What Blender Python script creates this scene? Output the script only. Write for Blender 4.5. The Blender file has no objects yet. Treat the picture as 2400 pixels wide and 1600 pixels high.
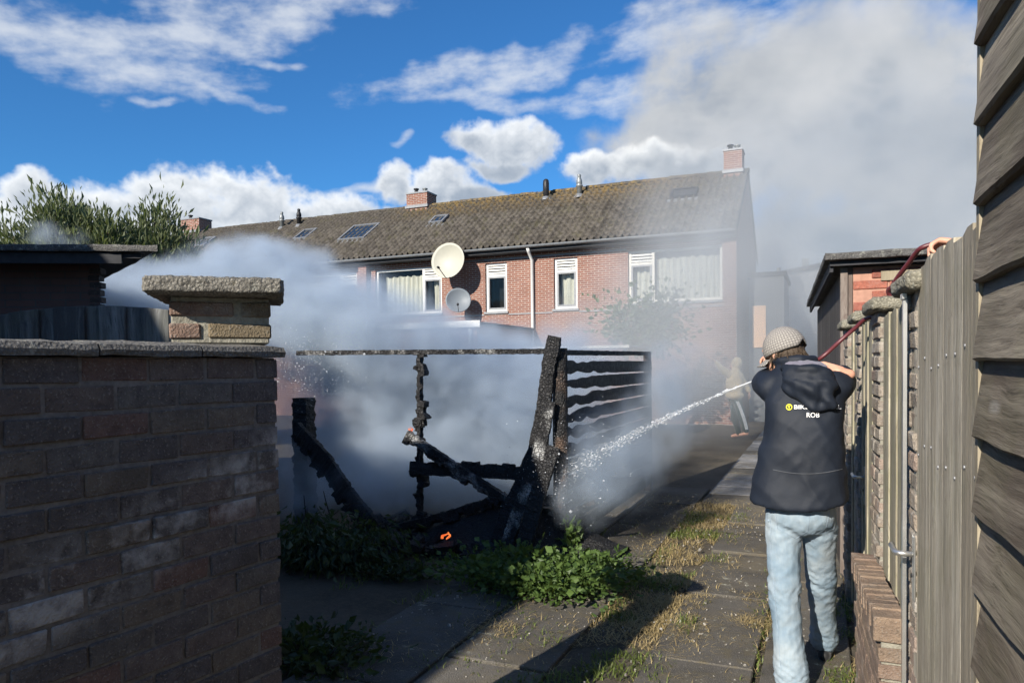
import bpy, bmesh, math, random
import numpy as np
from mathutils import Vector, Matrix, Euler, noise as mnoise
from mathutils.bvhtree import BVHTree
R = math.radians
S = bpy.context.scene
C = S.collection
random.seed(7)

# ------------------------------------------------------------------ camera
YAW, PITCH, ROLL = 23.2, -1.42, -0.6
cam_d = bpy.data.cameras.new('camera'); cam = bpy.data.objects.new('camera', cam_d); C.objects.link(cam)
cam_d.sensor_width = 36; cam_d.lens = 36 * 1690 / 2400; cam_d.shift_y = 100 / 2400
cam_d.clip_start = 0.05; cam_d.clip_end = 3000
CAMM = Matrix.Translation((0, 0, 1.65)) @ Matrix.Rotation(R(YAW), 4, 'Z') @ Matrix.Rotation(R(90 + PITCH), 4, 'X') @ Matrix.Rotation(R(ROLL), 4, 'Z')
cam.matrix_world = CAMM
S.camera = cam

def ray(px, py):
    return CAMM.to_3x3() @ Vector(((px - 1200) / 1690, -(py - 900) / 1690, -1))
def onY(px, py, Y):                 # the point seen at a photo pixel on the plane y = Y
    v = ray(px, py); t = Y / v.y
    return Vector((v.x * t, Y, 1.65 + v.z * t))
def atd(px, py, d):
    v = ray(px, py)
    return Vector((v.x * d, v.y * d, 1.65 + v.z * d))
def onG(px, py, z=0):
    v = ray(px, py); t = (z - 1.65) / v.z
    return Vector((v.x * t, v.y * t, z))

# ------------------------------------------------------------------ node helper
class G:
    def __init__(s, nt): s.nt = nt
    def n(s, typ, props=None, **inp):
        nd = s.nt.nodes.new(typ)
        for k, v in (props or {}).items(): setattr(nd, k, v)
        for k, v in inp.items():
            key = int(k[1:]) if k[0] == 'i' and k[1:].isdigit() else k.replace('_', ' ')
            s.set(nd.inputs[key], v)
        return nd
    def set(s, sock, v):
        if hasattr(v, 'is_output') or isinstance(v, bpy.types.NodeSocket): s.nt.links.new(v, sock)
        elif isinstance(v, bpy.types.Node): s.nt.links.new(v.outputs[0], sock)
        else:
            if isinstance(v, (tuple, list)) and sock.type == 'RGBA' and len(v) == 3: v = (*v, 1)
            sock.default_value = v
    def m(s, op, a, b=0.0, c=None, clamp=False):
        nd = s.n('ShaderNodeMath', dict(operation=op, use_clamp=clamp), i0=a, i1=b)
        if c is not None: s.set(nd.inputs[2], c)
        return nd.outputs[0]
    def vm(s, op, a, b=(0, 0, 0), out=0):
        nd = s.n('ShaderNodeVectorMath', dict(operation=op), i0=a, i1=b)
        return nd.outputs[out]
    def scale(s, a, f):
        nd = s.n('ShaderNodeVectorMath', dict(operation='SCALE'), i0=a); s.set(nd.inputs['Scale'], f); return nd.outputs[0]
    def mr(s, v, a, b, c=0.0, d=1.0, smooth=False):
        nd = s.n('ShaderNodeMapRange', dict(interpolation_type='SMOOTHSTEP' if smooth else 'LINEAR', clamp=True))
        for k, x in zip(range(5), (v, a, b, c, d)): s.set(nd.inputs[k], x)
        return nd.outputs[0]
    def noise(s, vec, scale, detail=4, rough=.55, dist=0.0):
        return s.n('ShaderNodeTexNoise', None, Vector=vec, Scale=scale, Detail=detail, Roughness=rough, Distortion=dist).outputs[0]
    def mix(s, f, a, b, blend='MIX'):
        nd = s.n('ShaderNodeMix', dict(data_type='RGBA', blend_type=blend))
        s.set(nd.inputs[0], f); s.set(nd.inputs[6], a); s.set(nd.inputs[7], b)
        return nd.outputs[2]
    def comb(s, x, y, z): return s.n('ShaderNodeCombineXYZ', None, X=x, Y=y, Z=z).outputs[0]
    def sep(s, v):
        nd = s.n('ShaderNodeSeparateXYZ', None, i0=v); return nd.outputs

# ------------------------------------------------------------------ sky and sun
SKY_TINT = (0.40, 0.95, 1.42)
SUN_A, SUN_EL = 13.5, 28.0          # sunlight travels SUN_A degrees right of +Y, falling at SUN_EL
w = bpy.data.worlds.new('World'); S.world = w; w.use_nodes = True
nt = w.node_tree; nt.nodes.clear(); g = G(nt)
sky = g.n('ShaderNodeTexSky', dict(sky_type='NISHITA', sun_disc=False, sun_elevation=R(SUN_EL), sun_rotation=R(180 + SUN_A), altitude=0, air_density=1.0, dust_density=0.15, ozone_density=3.0))

# clouds: computed here as a map over the whole sky dome (azimuth x elevation)
def perlin(x, y, seed):
    r = np.random.RandomState(seed); perm = r.permutation(512); perm = np.concatenate([perm, perm]); ang = r.rand(512) * 2 * np.pi
    gx, gy = np.cos(ang).astype(np.float32), np.sin(ang).astype(np.float32)
    xi = np.floor(x).astype(np.int32); yi = np.floor(y).astype(np.int32); xf = (x - xi).astype(np.float32); yf = (y - yi).astype(np.float32)
    xi &= 511; yi &= 511
    u = xf * xf * xf * (xf * (xf * 6 - 15) + 10); v = yf * yf * yf * (yf * (yf * 6 - 15) + 10)
    def gr(ix, iy, fx, fy):
        h = perm[(perm[ix & 511] + iy) & 1023] if False else perm[(perm[ix & 511] + (iy & 511)) % 1024]
        return gx[h] * fx + gy[h] * fy
    a = gr(xi, yi, xf, yf); b = gr(xi + 1, yi, xf - 1, yf); c = gr(xi, yi + 1, xf, yf - 1); d = gr(xi + 1, yi + 1, xf - 1, yf - 1)
    return (a + u * (b - a)) + v * ((c + u * (d - c)) - (a + u * (b - a)))
def fbm(x, y, seed, octv=6, gain=.55, billow=False):
    t = np.zeros_like(x, dtype=np.float32); amp = 1.0; tot = 0
    for o in range(octv):
        n = perlin(x * 2 ** o + o * 17.3, y * 2 ** o + o * 9.1, seed + o)
        t += amp * ((1 - 2.6 * np.abs(n)) if billow else n * 1.5); tot += amp; amp *= gain
    return t / tot
def sstep(x, a, b):
    t = np.clip((x - a) / (b - a), 0, 1); return t * t * (3 - 2 * t)
def pxdir(px, py):
    v = ray(px, py).normalized(); return math.atan2(v.x, v.y), math.asin(v.z)
def blobs(A, E, lst):
    out = np.full(A.shape, -9.0, np.float32)
    for (px, py, rx, ry, *t) in lst:
        a0, e0 = pxdir(px, py); t = t[0] if t else 0
        da = A - a0; de = E - e0 - da * t
        v = 1 - (da * 1690 / rx) ** 2 - (de * 1690 / ry) ** 2
        k = .35; h = np.clip(k - np.abs(out - v), 0, None) / k
        out = np.maximum(out, v) + h * h * k * .25
    return out
def clouds(AZ, EL):
    AZ = AZ.astype(np.float32); EL = EL.astype(np.float32)
    w1 = fbm(AZ * 7, EL * 7, 3, 4); w2 = fbm(AZ * 7, EL * 7, 13, 4)
    bil = fbm(AZ * 22, EL * 26, 23, 6, .58, True); fine = fbm(AZ * 60, EL * 60, 33, 4, .6)
    A = AZ + .035 * w1; E = EL + .030 * w2
    cum = blobs(A, E, [(70, 470, 75, 50), (150, 490, 80, 50), (240, 490, 110, 66), (390, 480, 120, 80), (590, 480, 130, 76), (760, 505, 120, 52), (930, 428, 58, 50), (1050, 445, 85, 52), (1110, 470, 70, 35),
                       (1195, 335, 95, 58), (1130, 345, 60, 30), (1180, 400, 70, 25), (1400, 392, 80, 40), (1530, 385, 110, 44), (1640, 420, 110, 60), (300, 560, 430, 45), (900, 520, 260, 30)])
    cd = cum + .62 * bil + .30 * fine - .12
    ca = sstep(cd + .35 * fbm(AZ * 16, EL * 20, 93, 5), -.15, .80) * .94
    # which side faces the sun: compare the heap with itself a little lower and to the right
    da, de = .010, -.014
    bil2 = fbm((AZ + da) * 22, (EL + de) * 26, 23, 4, .58, True)
    cum2 = blobs(A + da, E + de, [(70, 470, 75, 50), (240, 490, 110, 66), (390, 480, 120, 80), (590, 480, 130, 76), (760, 505, 120, 52), (930, 428, 58, 50), (1050, 445, 85, 52), (1195, 335, 95, 58), (1400, 392, 80, 40), (1530, 385, 110, 44), (300, 560, 430, 45)])
    rim = np.clip((cum2 - cum) * .9 + (bil2 - bil) * .55, -1, 1)
    lum = .68 + .20 * np.clip(rim + .35, -.6, 1) - .14 * sstep(cd, .35, 1.3) + .05 * fine
    # broad grey mass to the right
    A2 = AZ + .09 * w1 + .02 * fine; E2 = EL + .07 * w2 + .012 * bil
    ms = blobs(A2, E2, [(1790, 190, 280, 170), (1700, 330, 320, 130), (2050, 250, 330, 210), (2200, 470, 420, 160), (2600, 330, 420, 260), (1950, 560, 420, 110)])
    ma = sstep(ms + .45 * fbm(AZ * 10, EL * 13, 53, 6, .55, True), -.20, .95) * (.92 - .35 * sstep(EL, .36, .52))
    mlum = .30 + .16 * fbm(AZ * 7, EL * 10, 63, 6) + .17 * sstep(fbm(AZ * 8 + .02 * w1, EL * 11, 103, 6, .55, True), -.45, .45) + .10 * sstep(fbm(AZ * 10, EL * 13, 53, 5, .55, True), -.3, .5) * sstep(EL, .1, .45)
    # streaks
    A3 = AZ + .06 * w1; E3 = EL + .035 * w2
    st = blobs(A3, E3, [(170, 95, 240, 55), (310, 130, 240, 75, -.1), (500, 60, 300, 55, .15), (720, 10, 240, 40, .1), (520, 225, 120, 18, -.25), (270, 188, 90, 20), (380, 250, 55, 11), (640, 140, 50, 12),
                        (1080, 178, 250, 42, .2), (1260, 130, 120, 45, .25), (1150, 235, 260, 22, .06), (1440, 215, 180, 35), (820, 440, 160, 14, .06), (950, 335, 30, 9), (1650, 60, 220, 50, .1)])
    tex = fbm(AZ * 11 + EL * 5, EL * 34 - AZ * 5, 73, 7, .6)
    sa = sstep(st + 1.7 * tex + .45 * bil, -.2, 2.1) * .72
    # elsewhere: scattered fair-weather cloud
    off = sstep(np.abs(AZ + R(YAW)), .80, 1.05) + sstep(EL, .62, .8) * (1 - sstep(np.abs(AZ + R(YAW)), .80, 1.05))
    ga = sstep(fbm(AZ * 2.2 * np.cos(EL), EL * 4.5, 83, 6, .58), .05, .42) * off * .85
    alpha = np.zeros_like(AZ); L = np.zeros_like(AZ)
    for a_, l_ in ((sa, .72 + 0 * AZ), (ga, .74 + 0 * AZ), (ma, mlum), (ca, lum)):
        L = L * (1 - a_) + l_ * a_; alpha = alpha * (1 - a_) + a_
    return alpha, L / np.maximum(alpha, 1e-4), ma * (1 - ca)
CW, CH = 5760, 2880
cm = np.zeros((CH, CW, 4), np.float32); cm[..., 3] = 1
def fill(c0, c1, r0, r1, st):
    cs = np.arange(c0, c1, st); rs = np.arange(r0, r1, st)
    az_ = (cs + .5 * st) / CW * 2 * np.pi - np.pi; el_ = (rs + .5 * st) / CH * np.pi - np.pi / 2
    AZ, EL = np.meshgrid(az_, el_); a_, l_, w_ = clouds(AZ, EL); w_ = np.repeat(np.repeat(w_, st, 0), st, 1)[:r1 - r0, :c1 - c0]; cm[r0:r1, c0:c1, 2] = w_
    a_ = np.repeat(np.repeat(a_, st, 0), st, 1)[:r1 - r0, :c1 - c0]; l_ = np.repeat(np.repeat(l_, st, 0), st, 1)[:r1 - r0, :c1 - c0]
    cm[r0:r1, c0:c1, 0] = a_; cm[r0:r1, c0:c1, 1] = np.clip(l_, 0, 1)
hr = CH // 2
fill(0, CW, hr - 60, CH, 12)
def azcol(a): return int((a + math.pi) / (2 * math.pi) * CW)
fill(azcol(R(-64)), azcol(R(18)), hr - 40, hr + int(CH * 34 / 180), 1)
ci = bpy.data.images.new('cloud_map', CW, CH, alpha=False, float_buffer=False); ci.colorspace_settings.name = 'Non-Color'
ci.pixels.foreach_set(cm.ravel()); ci.update(); ci.pack()
tc = g.n('ShaderNodeTexCoord').outputs['Generated']
# the map's column 0 is azimuth -180 deg, measured clockwise from +Y: turn the lookup to match
sx, sy, sz = g.sep(tc)[:3]
ev = g.n('ShaderNodeTexEnvironment', dict(image=ci, interpolation='Linear'), Vector=g.comb(sy, g.m('MULTIPLY', sx, -1.0), sz))
cl = g.n('ShaderNodeSeparateColor', None, i0=ev.outputs[0])
skyc = g.mix(1.0, sky.outputs[0], SKY_TINT, 'MULTIPLY')
ccol = g.mix(g.mr(cl.outputs[1], .4, 1.0), (3.7, 4.3, 5.1), (12.6, 12.7, 12.6))
ccol = g.mix(cl.outputs[2], ccol, g.mix(1.0, ccol, (1.06, .99, .90), 'MULTIPLY'))
c4 = g.mix(cl.outputs[0], skyc, ccol)
bg = g.n('ShaderNodeBackground', None, Color=c4, Strength=0.06)
out = g.n('ShaderNodeOutputWorld'); nt.links.new(bg.outputs[0], out.inputs[0])

sl = bpy.data.lights.new('sun', 'SUN'); sun = bpy.data.objects.new('sun', sl); C.objects.link(sun)
sl.energy = 4.8; sl.angle = R(.5); sl.color = (1.0, .93, .82)
sdir = Vector((math.sin(R(SUN_A)) * math.cos(R(SUN_EL)), math.cos(R(SUN_A)) * math.cos(R(SUN_EL)), -math.sin(R(SUN_EL))))
sun.rotation_euler = sdir.to_track_quat('-Z', 'Y').to_euler(); sun.location = (-6, -12, 12)
S.view_settings.view_transform = 'Standard'; S.view_settings.look = 'None'; S.view_settings.gamma = 1
S.view_settings.use_curve_mapping = False; S.view_settings.exposure = 0.75
S.render.engine = 'CYCLES'
cy = S.cycles
cy.use_denoising = True
cy.max_bounces = 8; cy.diffuse_bounces = 3; cy.glossy_bounces = 3; cy.transmission_bounces = 6; cy.transparent_max_bounces = 16; cy.volume_bounces = 4
cy.volume_step_rate = 1.5; cy.volume_max_steps = 160
cy.use_adaptive_sampling = True; cy.adaptive_threshold = 0.02
cy.sample_clamp_indirect = 6

# ------------------------------------------------------------------ materials
def new_mat(name):
    m = bpy.data.materials.new(name); m.use_nodes = True
    m.node_tree.nodes.clear(); g = G(m.node_tree)
    b = g.n('ShaderNodeBsdfPrincipled'); o = g.n('ShaderNodeOutputMaterial')
    m.node_tree.links.new(b.outputs[0], o.inputs[0])
    b.inputs['Specular IOR Level'].default_value = .3
    return m, g, b, o
def pos(g): return g.n('ShaderNodeNewGeometry').outputs['Position']
def rnd(g): return g.n('ShaderNodeObjectInfo').outputs['Random']
def bump(g, b, h, strength=.5, dist=.01):
    nd = g.n('ShaderNodeBump', None, Strength=strength, Distance=dist, Height=h)
    g.nt.links.new(nd.outputs[0], b.inputs['Normal'])
def plain(name, col, rough=.6, metal=0.0, var=.25, scale=20, bmp=.1, spec=.3):
    m, g, b, o = new_mat(name); p = pos(g)
    n = g.noise(p, scale, 5); n2 = g.noise(p, scale * .13, 3)
    f = g.m('ADD', g.m('MULTIPLY', n, .6), g.m('MULTIPLY', n2, .4))
    c = g.mix(g.mr(f, .3, .7), tuple(x * (1 - var) for x in col), tuple(min(1, x * (1 + var)) for x in col))
    g.set(b.inputs['Base Color'], c); g.set(b.inputs['Roughness'], rough); g.set(b.inputs['Metallic'], metal)
    b.inputs['Specular IOR Level'].default_value = spec
    if bmp: bump(g, b, n, bmp, .01)
    return m
def wood(name, dark, light, axis='z', moss=0.0, rough=.8, grain=1.0, spots=0.0, bmp=.5, warpf=.10):
    """weathered board: grain runs along the axis, shifted per board"""
    m, g, b, o = new_mat(name); p = pos(g); r = rnd(g)
    q = g.vm('ADD', p, g.comb(g.m('MULTIPLY', r, 31.0), g.m('MULTIPLY', r, 17.0), g.m('MULTIPLY', r, 23.0)))
    st = dict(x=(1.6, 26, 26), y=(26, 1.6, 26), z=(26, 26, 1.3))[axis]
    warp = g.scale(g.vm('SUBTRACT', g.n('ShaderNodeTexNoise', None, Vector=q, Scale=2.6, Detail=2).outputs['Color'], (.5, .5, .5)), warpf)
    qv = g.vm('MULTIPLY', g.vm('ADD', q, warp), st)
    n1 = g.noise(qv, 1.6 * grain, 6, .62, .35); n2 = g.noise(qv, 6 * grain, 4, .7); n3 = g.noise(q, 3.0, 3)
    f = g.m('ADD', g.m('ADD', g.m('MULTIPLY', n1, .62), g.m('MULTIPLY', n2, .3)), g.m('MULTIPLY', g.m('SUBTRACT', r, .5), .22))
    c = g.mix(g.mr(f, .37, .62), dark, light)
    c = g.mix(g.mr(n3, .45, .7, 0, .35), c, tuple(x * .55 for x in dark))
    crack = g.mr(n2, .31, .43, 1, 0)
    c = g.mix(g.m('MULTIPLY', crack, .62), c, tuple(x * .25 for x in dark))
    big = g.noise(g.vm('MULTIPLY', q, dict(x=(.5, 9, 9), y=(9, .5, 9), z=(9, 9, .45))[axis]), 1.7, 3, .6)
    c = g.mix(g.mr(big, .40, .68, .55, 0), c, tuple(x * .6 for x in dark))
    if spots:
        vor = g.n('ShaderNodeTexVoronoi', dict(feature='F1'), Vector=g.vm('MULTIPLY', q, dict(x=(2.2, 7, 7), y=(7, 2.2, 7), z=(7, 7, 2.2))[axis]), Scale=1.0)
        k = g.m('MULTIPLY', g.mr(g.m('ADD', vor.outputs['Distance'], g.m('MULTIPLY', n2, .10)), .06, .17, 1, 0), g.mr(g.sep(vor.outputs['Color'])[0], .35, .75))
        c = g.mix(g.m('MULTIPLY', k, spots), c, (.42, .40, .36))
        c = g.mix(g.m('MULTIPLY', g.mr(vor.outputs['Distance'], .02, .05, spots, 0), g.mr(g.sep(vor.outputs['Color'])[0], .35, .75)), c, (.10, .07, .05))
    if moss:
        mo = g.mr(g.m('ADD', g.noise(p, 5, 5), g.m('MULTIPLY', g.noise(p, 70, 2), .25)), .58, .74, 0, moss)
        c = g.mix(mo, c, (.16, .17, .07))
    g.set(b.inputs['Base Color'], c); g.set(b.inputs['Roughness'], rough)
    bump(g, b, g.m('ADD', n1, g.m('MULTIPLY', n2, .8)), bmp, .006)
    return m
def brickpiece(name, cols, rough=.9, mossz=None, sun_band=False, pale=0.0):
    """single bricks: each object gets its own tone"""
    m, g, b, o = new_mat(name); p = pos(g); r = rnd(g)
    cr = g.n('ShaderNodeValToRGB', None, Fac=r); cr.color_ramp.interpolation = 'CONSTANT'
    el_ = cr.color_ramp.elements
    for i, c in enumerate(cols):
        e = el_[i] if i < 2 else el_.new(i / len(cols))
        e.position = i / len(cols); e.color = (*c, 1)
    n = g.noise(p, 24, 6, .65); n2 = g.noise(p, 140, 3); n3 = g.noise(p, 6, 3)
    c = g.mix(g.mr(n, .32, .68), g.mix(1, cr.outputs[0], (.55, .55, .58), 'MULTIPLY'), cr.outputs[0])
    c = g.mix(g.mr(n2, .58, .70, 0, .6), c, (.34, .31, .28))
    c = g.mix(g.mr(g.noise(p, 75, 4, .7), .30, .42, .6, 0), c, (.03, .027, .025))
    c = g.mix(g.mr(n3, .5, .72, 0, .45), c, (.05, .045, .04))
    if pale: c = g.mix(g.mr(g.noise(p, 9, 5), .52, .66, 0, pale), c, (.46, .44, .40))
    if sun_band:                                  # diagonal band of sunlight painted pale into some brick colours
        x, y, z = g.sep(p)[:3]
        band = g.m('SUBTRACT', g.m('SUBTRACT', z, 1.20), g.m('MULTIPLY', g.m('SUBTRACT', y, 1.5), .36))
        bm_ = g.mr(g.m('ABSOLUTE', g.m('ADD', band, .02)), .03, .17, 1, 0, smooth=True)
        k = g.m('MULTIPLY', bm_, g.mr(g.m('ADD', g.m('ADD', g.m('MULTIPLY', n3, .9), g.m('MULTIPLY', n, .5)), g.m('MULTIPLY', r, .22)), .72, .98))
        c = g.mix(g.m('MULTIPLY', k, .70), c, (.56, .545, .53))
    g.set(b.inputs['Base Color'], c); g.set(b.inputs['Roughness'], rough)
    bump(g, b, g.m('ADD', n, g.m('MULTIPLY', n2, 1.0)), 1.0, .008)
    return m
def concrete(name, col, lich=.5, yellow=.1, agg=.4):
    m, g, b, o = new_mat(name); p = pos(g)
    n = g.noise(p, 14, 6, .65); n2 = g.noise(p, 160, 3, .7)
    vor = g.n('ShaderNodeTexVoronoi', None, Vector=p, Scale=95.0)
    c = g.mix(g.mr(n, .3, .7), tuple(x * .5 for x in col), col)
    c = g.mix(g.mr(vor.outputs['Distance'], .1, .5, agg, 0), c, tuple(min(1, x * 1.7) for x in col))
    c = g.mix(g.mr(n2, .28, .42, .8, 0), c, tuple(x * .22 for x in col))
    c = g.mix(g.mr(g.noise(p, 20, 5, .7), .56, .63, 0, lich), c, (.42, .42, .36))
    c = g.mix(g.mr(g.noise(g.vm('ADD', p, (5, 3, 1)), 8, 5, .7), .6, .68, 0, yellow), c, (.34, .26, .06))
    g.set(b.inputs['Base Color'], c); g.set(b.inputs['Roughness'], .95)
    bump(g, b, g.m('ADD', g.m('ADD', n, g.m('MULTIPLY', n2, .7)), g.m('MULTIPLY', vor.outputs['Distance'], .6)), .9, .012)
    return m
def wallbrick(name, c1, c2, mortar, mscale=1.0, axis='xz', bumpd=.012):
    """brickwork too far off to pick single bricks apart"""
    m, g, b, o = new_mat(name); p = pos(g); x, y, z = g.sep(p)[:3]
    u = x if axis == 'xz' else y
    if axis == 'auto':
        nx = g.m('ABSOLUTE', g.sep(g.n('ShaderNodeNewGeometry').outputs['Normal'])[0])
        u = g.m('ADD', g.m('MULTIPLY', x, g.m('LESS_THAN', nx, .7)), g.m('MULTIPLY', y, g.m('GREATER_THAN', nx, .7)))
    bt = g.n('ShaderNodeTexBrick', dict(offset=.5), Vector=g.comb(u, z, 0.0), Scale=1.0)
    for k, v in (('Color1', (*c1, 1)), ('Color2', (*c2, 1)), ('Mortar', (*mortar, 1)), ('Mortar Size', .0065 * mscale), ('Mortar Smooth', .1), ('Bias', 0.0), ('Brick Width', .222), ('Row Height', .0635)):
        bt.inputs[k].default_value = v
    n = g.noise(p, 3, 5); n2 = g.noise(p, 60, 3)
    c = g.mix(g.mr(n, .35, .7, 0, .35), bt.outputs[0], tuple(x * .55 for x in c1))
    c = g.mix(g.mr(n2, .55, .75, 0, .3), c, tuple(x * .5 for x in c2))
    g.set(b.inputs['Base Color'], c); g.set(b.inputs['Roughness'], .9)
    bump(g, b, g.m('ADD', g.m('SUBTRACT', 1.0, bt.outputs['Fac']), g.m('MULTIPLY', n2, .25)), .8, bumpd)
    return m
def leafmat(name, c1, c2, trans=.25, rough=.5):
    m, g, b, o = new_mat(name); p = pos(g)
    at_ = g.n('ShaderNodeAttribute', dict(attribute_name='tone')).outputs['Fac']
    c = g.mix(g.m('ADD', g.m('MULTIPLY', at_, .75), g.m('MULTIPLY', g.noise(p, 8, 3), .25)), c1, c2)
    g.set(b.inputs['Base Color'], c); g.set(b.inputs['Roughness'], rough)
    t = g.n('ShaderNodeBsdfTranslucent', None, Color=g.mix(.5, c, (.25, .32, .03), 'MIX'))
    mx = g.n('ShaderNodeMixShader', None, Fac=trans); g.nt.links.new(b.outputs[0], mx.inputs[1]); g.nt.links.new(t.outputs[0], mx.inputs[2])
    g.nt.links.new(mx.outputs[0], o.inputs[0])
    return m
def emit(name, ramp_pts, strength):
    m, g, b, o = new_mat(name); p = pos(g)
    n = g.noise(p, 16, 3)
    cr = g.n('ShaderNodeValToRGB', None, Fac=n)
    e = cr.color_ramp.elements; e[0].position = .35; e[0].color = (*ramp_pts[0], 1); e[1].position = .65; e[1].color = (*ramp_pts[1], 1)
    em = g.n('ShaderNodeEmission', None, Color=cr.outputs[0], Strength=strength)
    tr = g.n('ShaderNodeBsdfTransparent'); mx = g.n('ShaderNodeMixShader', None, Fac=g.mr(g.noise(p, 30, 2), .3, .5, .35, 1.0))
    g.nt.links.new(tr.outputs[0], mx.inputs[1]); g.nt.links.new(em.outputs[0], mx.inputs[2]); g.nt.links.new(mx.outputs[0], o.inputs[0])
    return m

# ------------------------------------------------------------------ mesh helpers
class MB:
    def __init__(s): s.v = []; s.f = []; s.t = []
    def add(s, vs, fs, tone=None):
        o = len(s.v); s.v += [tuple(v) for v in vs]; s.f += [tuple(i + o for i in f) for f in fs]
        s.t += [0.5 if tone is None else tone] * len(vs)
        return s
    def box(s, x0, x1, y0, y1, z0, z1, M=None, jit=0):
        vs = [Vector((x, y, z)) for z in (z0, z1) for y in (y0, y1) for x in (x0, x1)]
        if jit: vs = [v + Vector((random.uniform(-jit, jit) for _ in range(3))) for v in vs]
        if M is not None: vs = [M @ v for v in vs]
        return s.add(vs, [(0, 2, 3, 1), (4, 5, 7, 6), (0, 1, 5, 4), (2, 6, 7, 3), (0, 4, 6, 2), (1, 3, 7, 5)])
    def prism(s, pts, depth, M=None):
        """pts: 2-D outline (x, z) counter-clockwise, extruded along y from 0 to depth"""
        n = len(pts)
        vs = [Vector((x, 0, z)) for x, z in pts] + [Vector((x, depth, z)) for x, z in pts]
        if M is not None: vs = [M @ v for v in vs]
        fs = [tuple(range(n)), tuple(range(2 * n - 1, n - 1, -1))] + [((i + 1) % n, i, n + i, n + (i + 1) % n) for i in range(n)]
        return s.add(vs, fs)
    def tube(s, pts, rads, n=8, cap=True):
        pts = [Vector(p) for p in pts]
        if not hasattr(rads, '__len__'): rads = [rads] * len(pts)
        vs = []; ref = None
        for i, p in enumerate(pts):
            d = (pts[min(i + 1, len(pts) - 1)] - pts[max(i - 1, 0)]).normalized()
            if ref is None: ref = d.orthogonal().normalized()
            a = (ref - d * ref.dot(d)).normalized(); b = d.cross(a); ref = a
            for k in range(n):
                t = 2 * math.pi * k / n
                vs.append(p + (a * math.cos(t) + b * math.sin(t)) * rads[i])
        fs = [(i * n + k, i * n + (k + 1) % n, (i + 1) * n + (k + 1) % n, (i + 1) * n + k) for i in range(len(pts) - 1) for k in range(n)]
        if cap: fs += [tuple(range(n - 1, -1, -1)), tuple(range((len(pts) - 1) * n, len(pts) * n))]
        return s.add(vs, fs)
    def lathe(s, prof, c=(0, 0, 0), n=16, M=None):
        vs = []; c = Vector(c)
        for r, z in prof:
            for k in range(n):
                t = 2 * math.pi * k / n
                v = Vector((r * math.cos(t), r * math.sin(t), z))
                vs.append((M @ v if M is not None else v) + c)
        fs = [(i * n + k, i * n + (k + 1) % n, (i + 1) * n + (k + 1) % n, (i + 1) * n + k) for i in range(len(prof) - 1) for k in range(n)]
        fs += [tuple(range(n - 1, -1, -1)), tuple(range((len(prof) - 1) * n, len(prof) * n))]
        return s.add(vs, fs)
    def ring_loft(s, rings):
        n = len(rings[0]); vs = [v for r in rings for v in r]
        fs = [(i * n + k, i * n + (k + 1) % n, (i + 1) * n + (k + 1) % n, (i + 1) * n + k) for i in range(len(rings) - 1) for k in range(n)]
        fs += [tuple(range(n - 1, -1, -1)), tuple(range((len(rings) - 1) * n, len(rings) * n))]
        return s.add(vs, fs)
    def mesh(s, name):
        me = bpy.data.meshes.new(name); me.from_pydata(s.v, [], s.f)
        if s.t and any(t != .5 for t in s.t):
            a = me.attributes.new('tone', 'FLOAT', 'POINT'); a.data.foreach_set('value', s.t)
        return me
    def build(s, name, mat, parent=None, smooth=False, bevel=0.0, **kw):
        me = s.mesh(name)
        if bevel: bevel_mesh(me, bevel)
        return link(name, me, mat, parent, smooth, **kw)
def bevel_mesh(me, w, seg=1):
    bm = bmesh.new(); bm.from_mesh(me)
    bmesh.ops.bevel(bm, geom=bm.edges[:], offset=w, segments=seg, affect='EDGES', clamp_overlap=True)
    bm.to_mesh(me); bm.free()
def link(name, me, mat, parent=None, smooth=False, label=None, cat=None, group=None, kind=None, loc=None, rot=None):
    if mat is not None and len(me.materials) == 0: me.materials.append(mat)
    if smooth: me.polygons.foreach_set('use_smooth', [True] * len(me.polygons))
    o = bpy.data.objects.new(name, me); C.objects.link(o)
    if parent is not None: o.parent = parent
    if loc is not None: o.location = loc
    if rot is not None: o.rotation_euler = rot
    return tag(o, label, cat, group, kind)
def tag(o, label=None, cat=None, group=None, kind=None):
    if label: o['label'] = label
    if cat: o['category'] = cat
    if group: o['group'] = group
    if kind: o['kind'] = kind
    elif cat: o['kind'] = 'thing'
    return o
def thing(name, label, cat, group=None, loc=(0, 0, 0), rz=0.0):
    o = bpy.data.objects.new(name, None); C.objects.link(o); o.location = loc; o.rotation_euler = (0, 0, rz)
    o.empty_display_size = .1
    return tag(o, label, cat, group)
def nz(p, s=1.0, seed=0): return mnoise.noise(Vector(p) * s + Vector((seed * 7.13, seed * 3.7, seed * 1.9)))
# ================================================================== the setting
# ground sheet and paving
def ground_material():
    m, g, b, o = new_mat('trodden_earth'); p = pos(g)
    n = g.noise(p, 1.3, 6, .6); n2 = g.noise(p, 22, 6, .7); n3 = g.noise(p, 150, 3)
    c = g.mix(g.mr(n, .35, .65), (.065, .054, .040), (.11, .092, .068))
    c = g.mix(g.mr(n2, .45, .7, 0, .6), c, (.13, .11, .075))
    c = g.mix(g.mr(n3, .62, .74, 0, .7), c, (.26, .24, .20))
    g.set(b.inputs['Base Color'], c); g.set(b.inputs['Roughness'], .95)
    bump(g, b, g.m('ADD', n2, g.m('MULTIPLY', n3, .5)), .9, .02)
    return m
M_ground = ground_material()
gm = MB()
xs = [-1500, -60, -20] + [-12 + i * .35 for i in range(52)] + [12, 60, 1500]
ys = [-1500, -60, -8] + [-1 + i * .35 for i in range(68)] + [40, 100, 1500]
gv = [(x, y, (0.02 * nz((x, y, 0), .9) + .012 * nz((x, y, 3), 2.7) - .018) if -12 < x < 6 and -1 < y < 23 else -.02) for y in ys for x in xs]
nx_ = len(xs)
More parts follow.
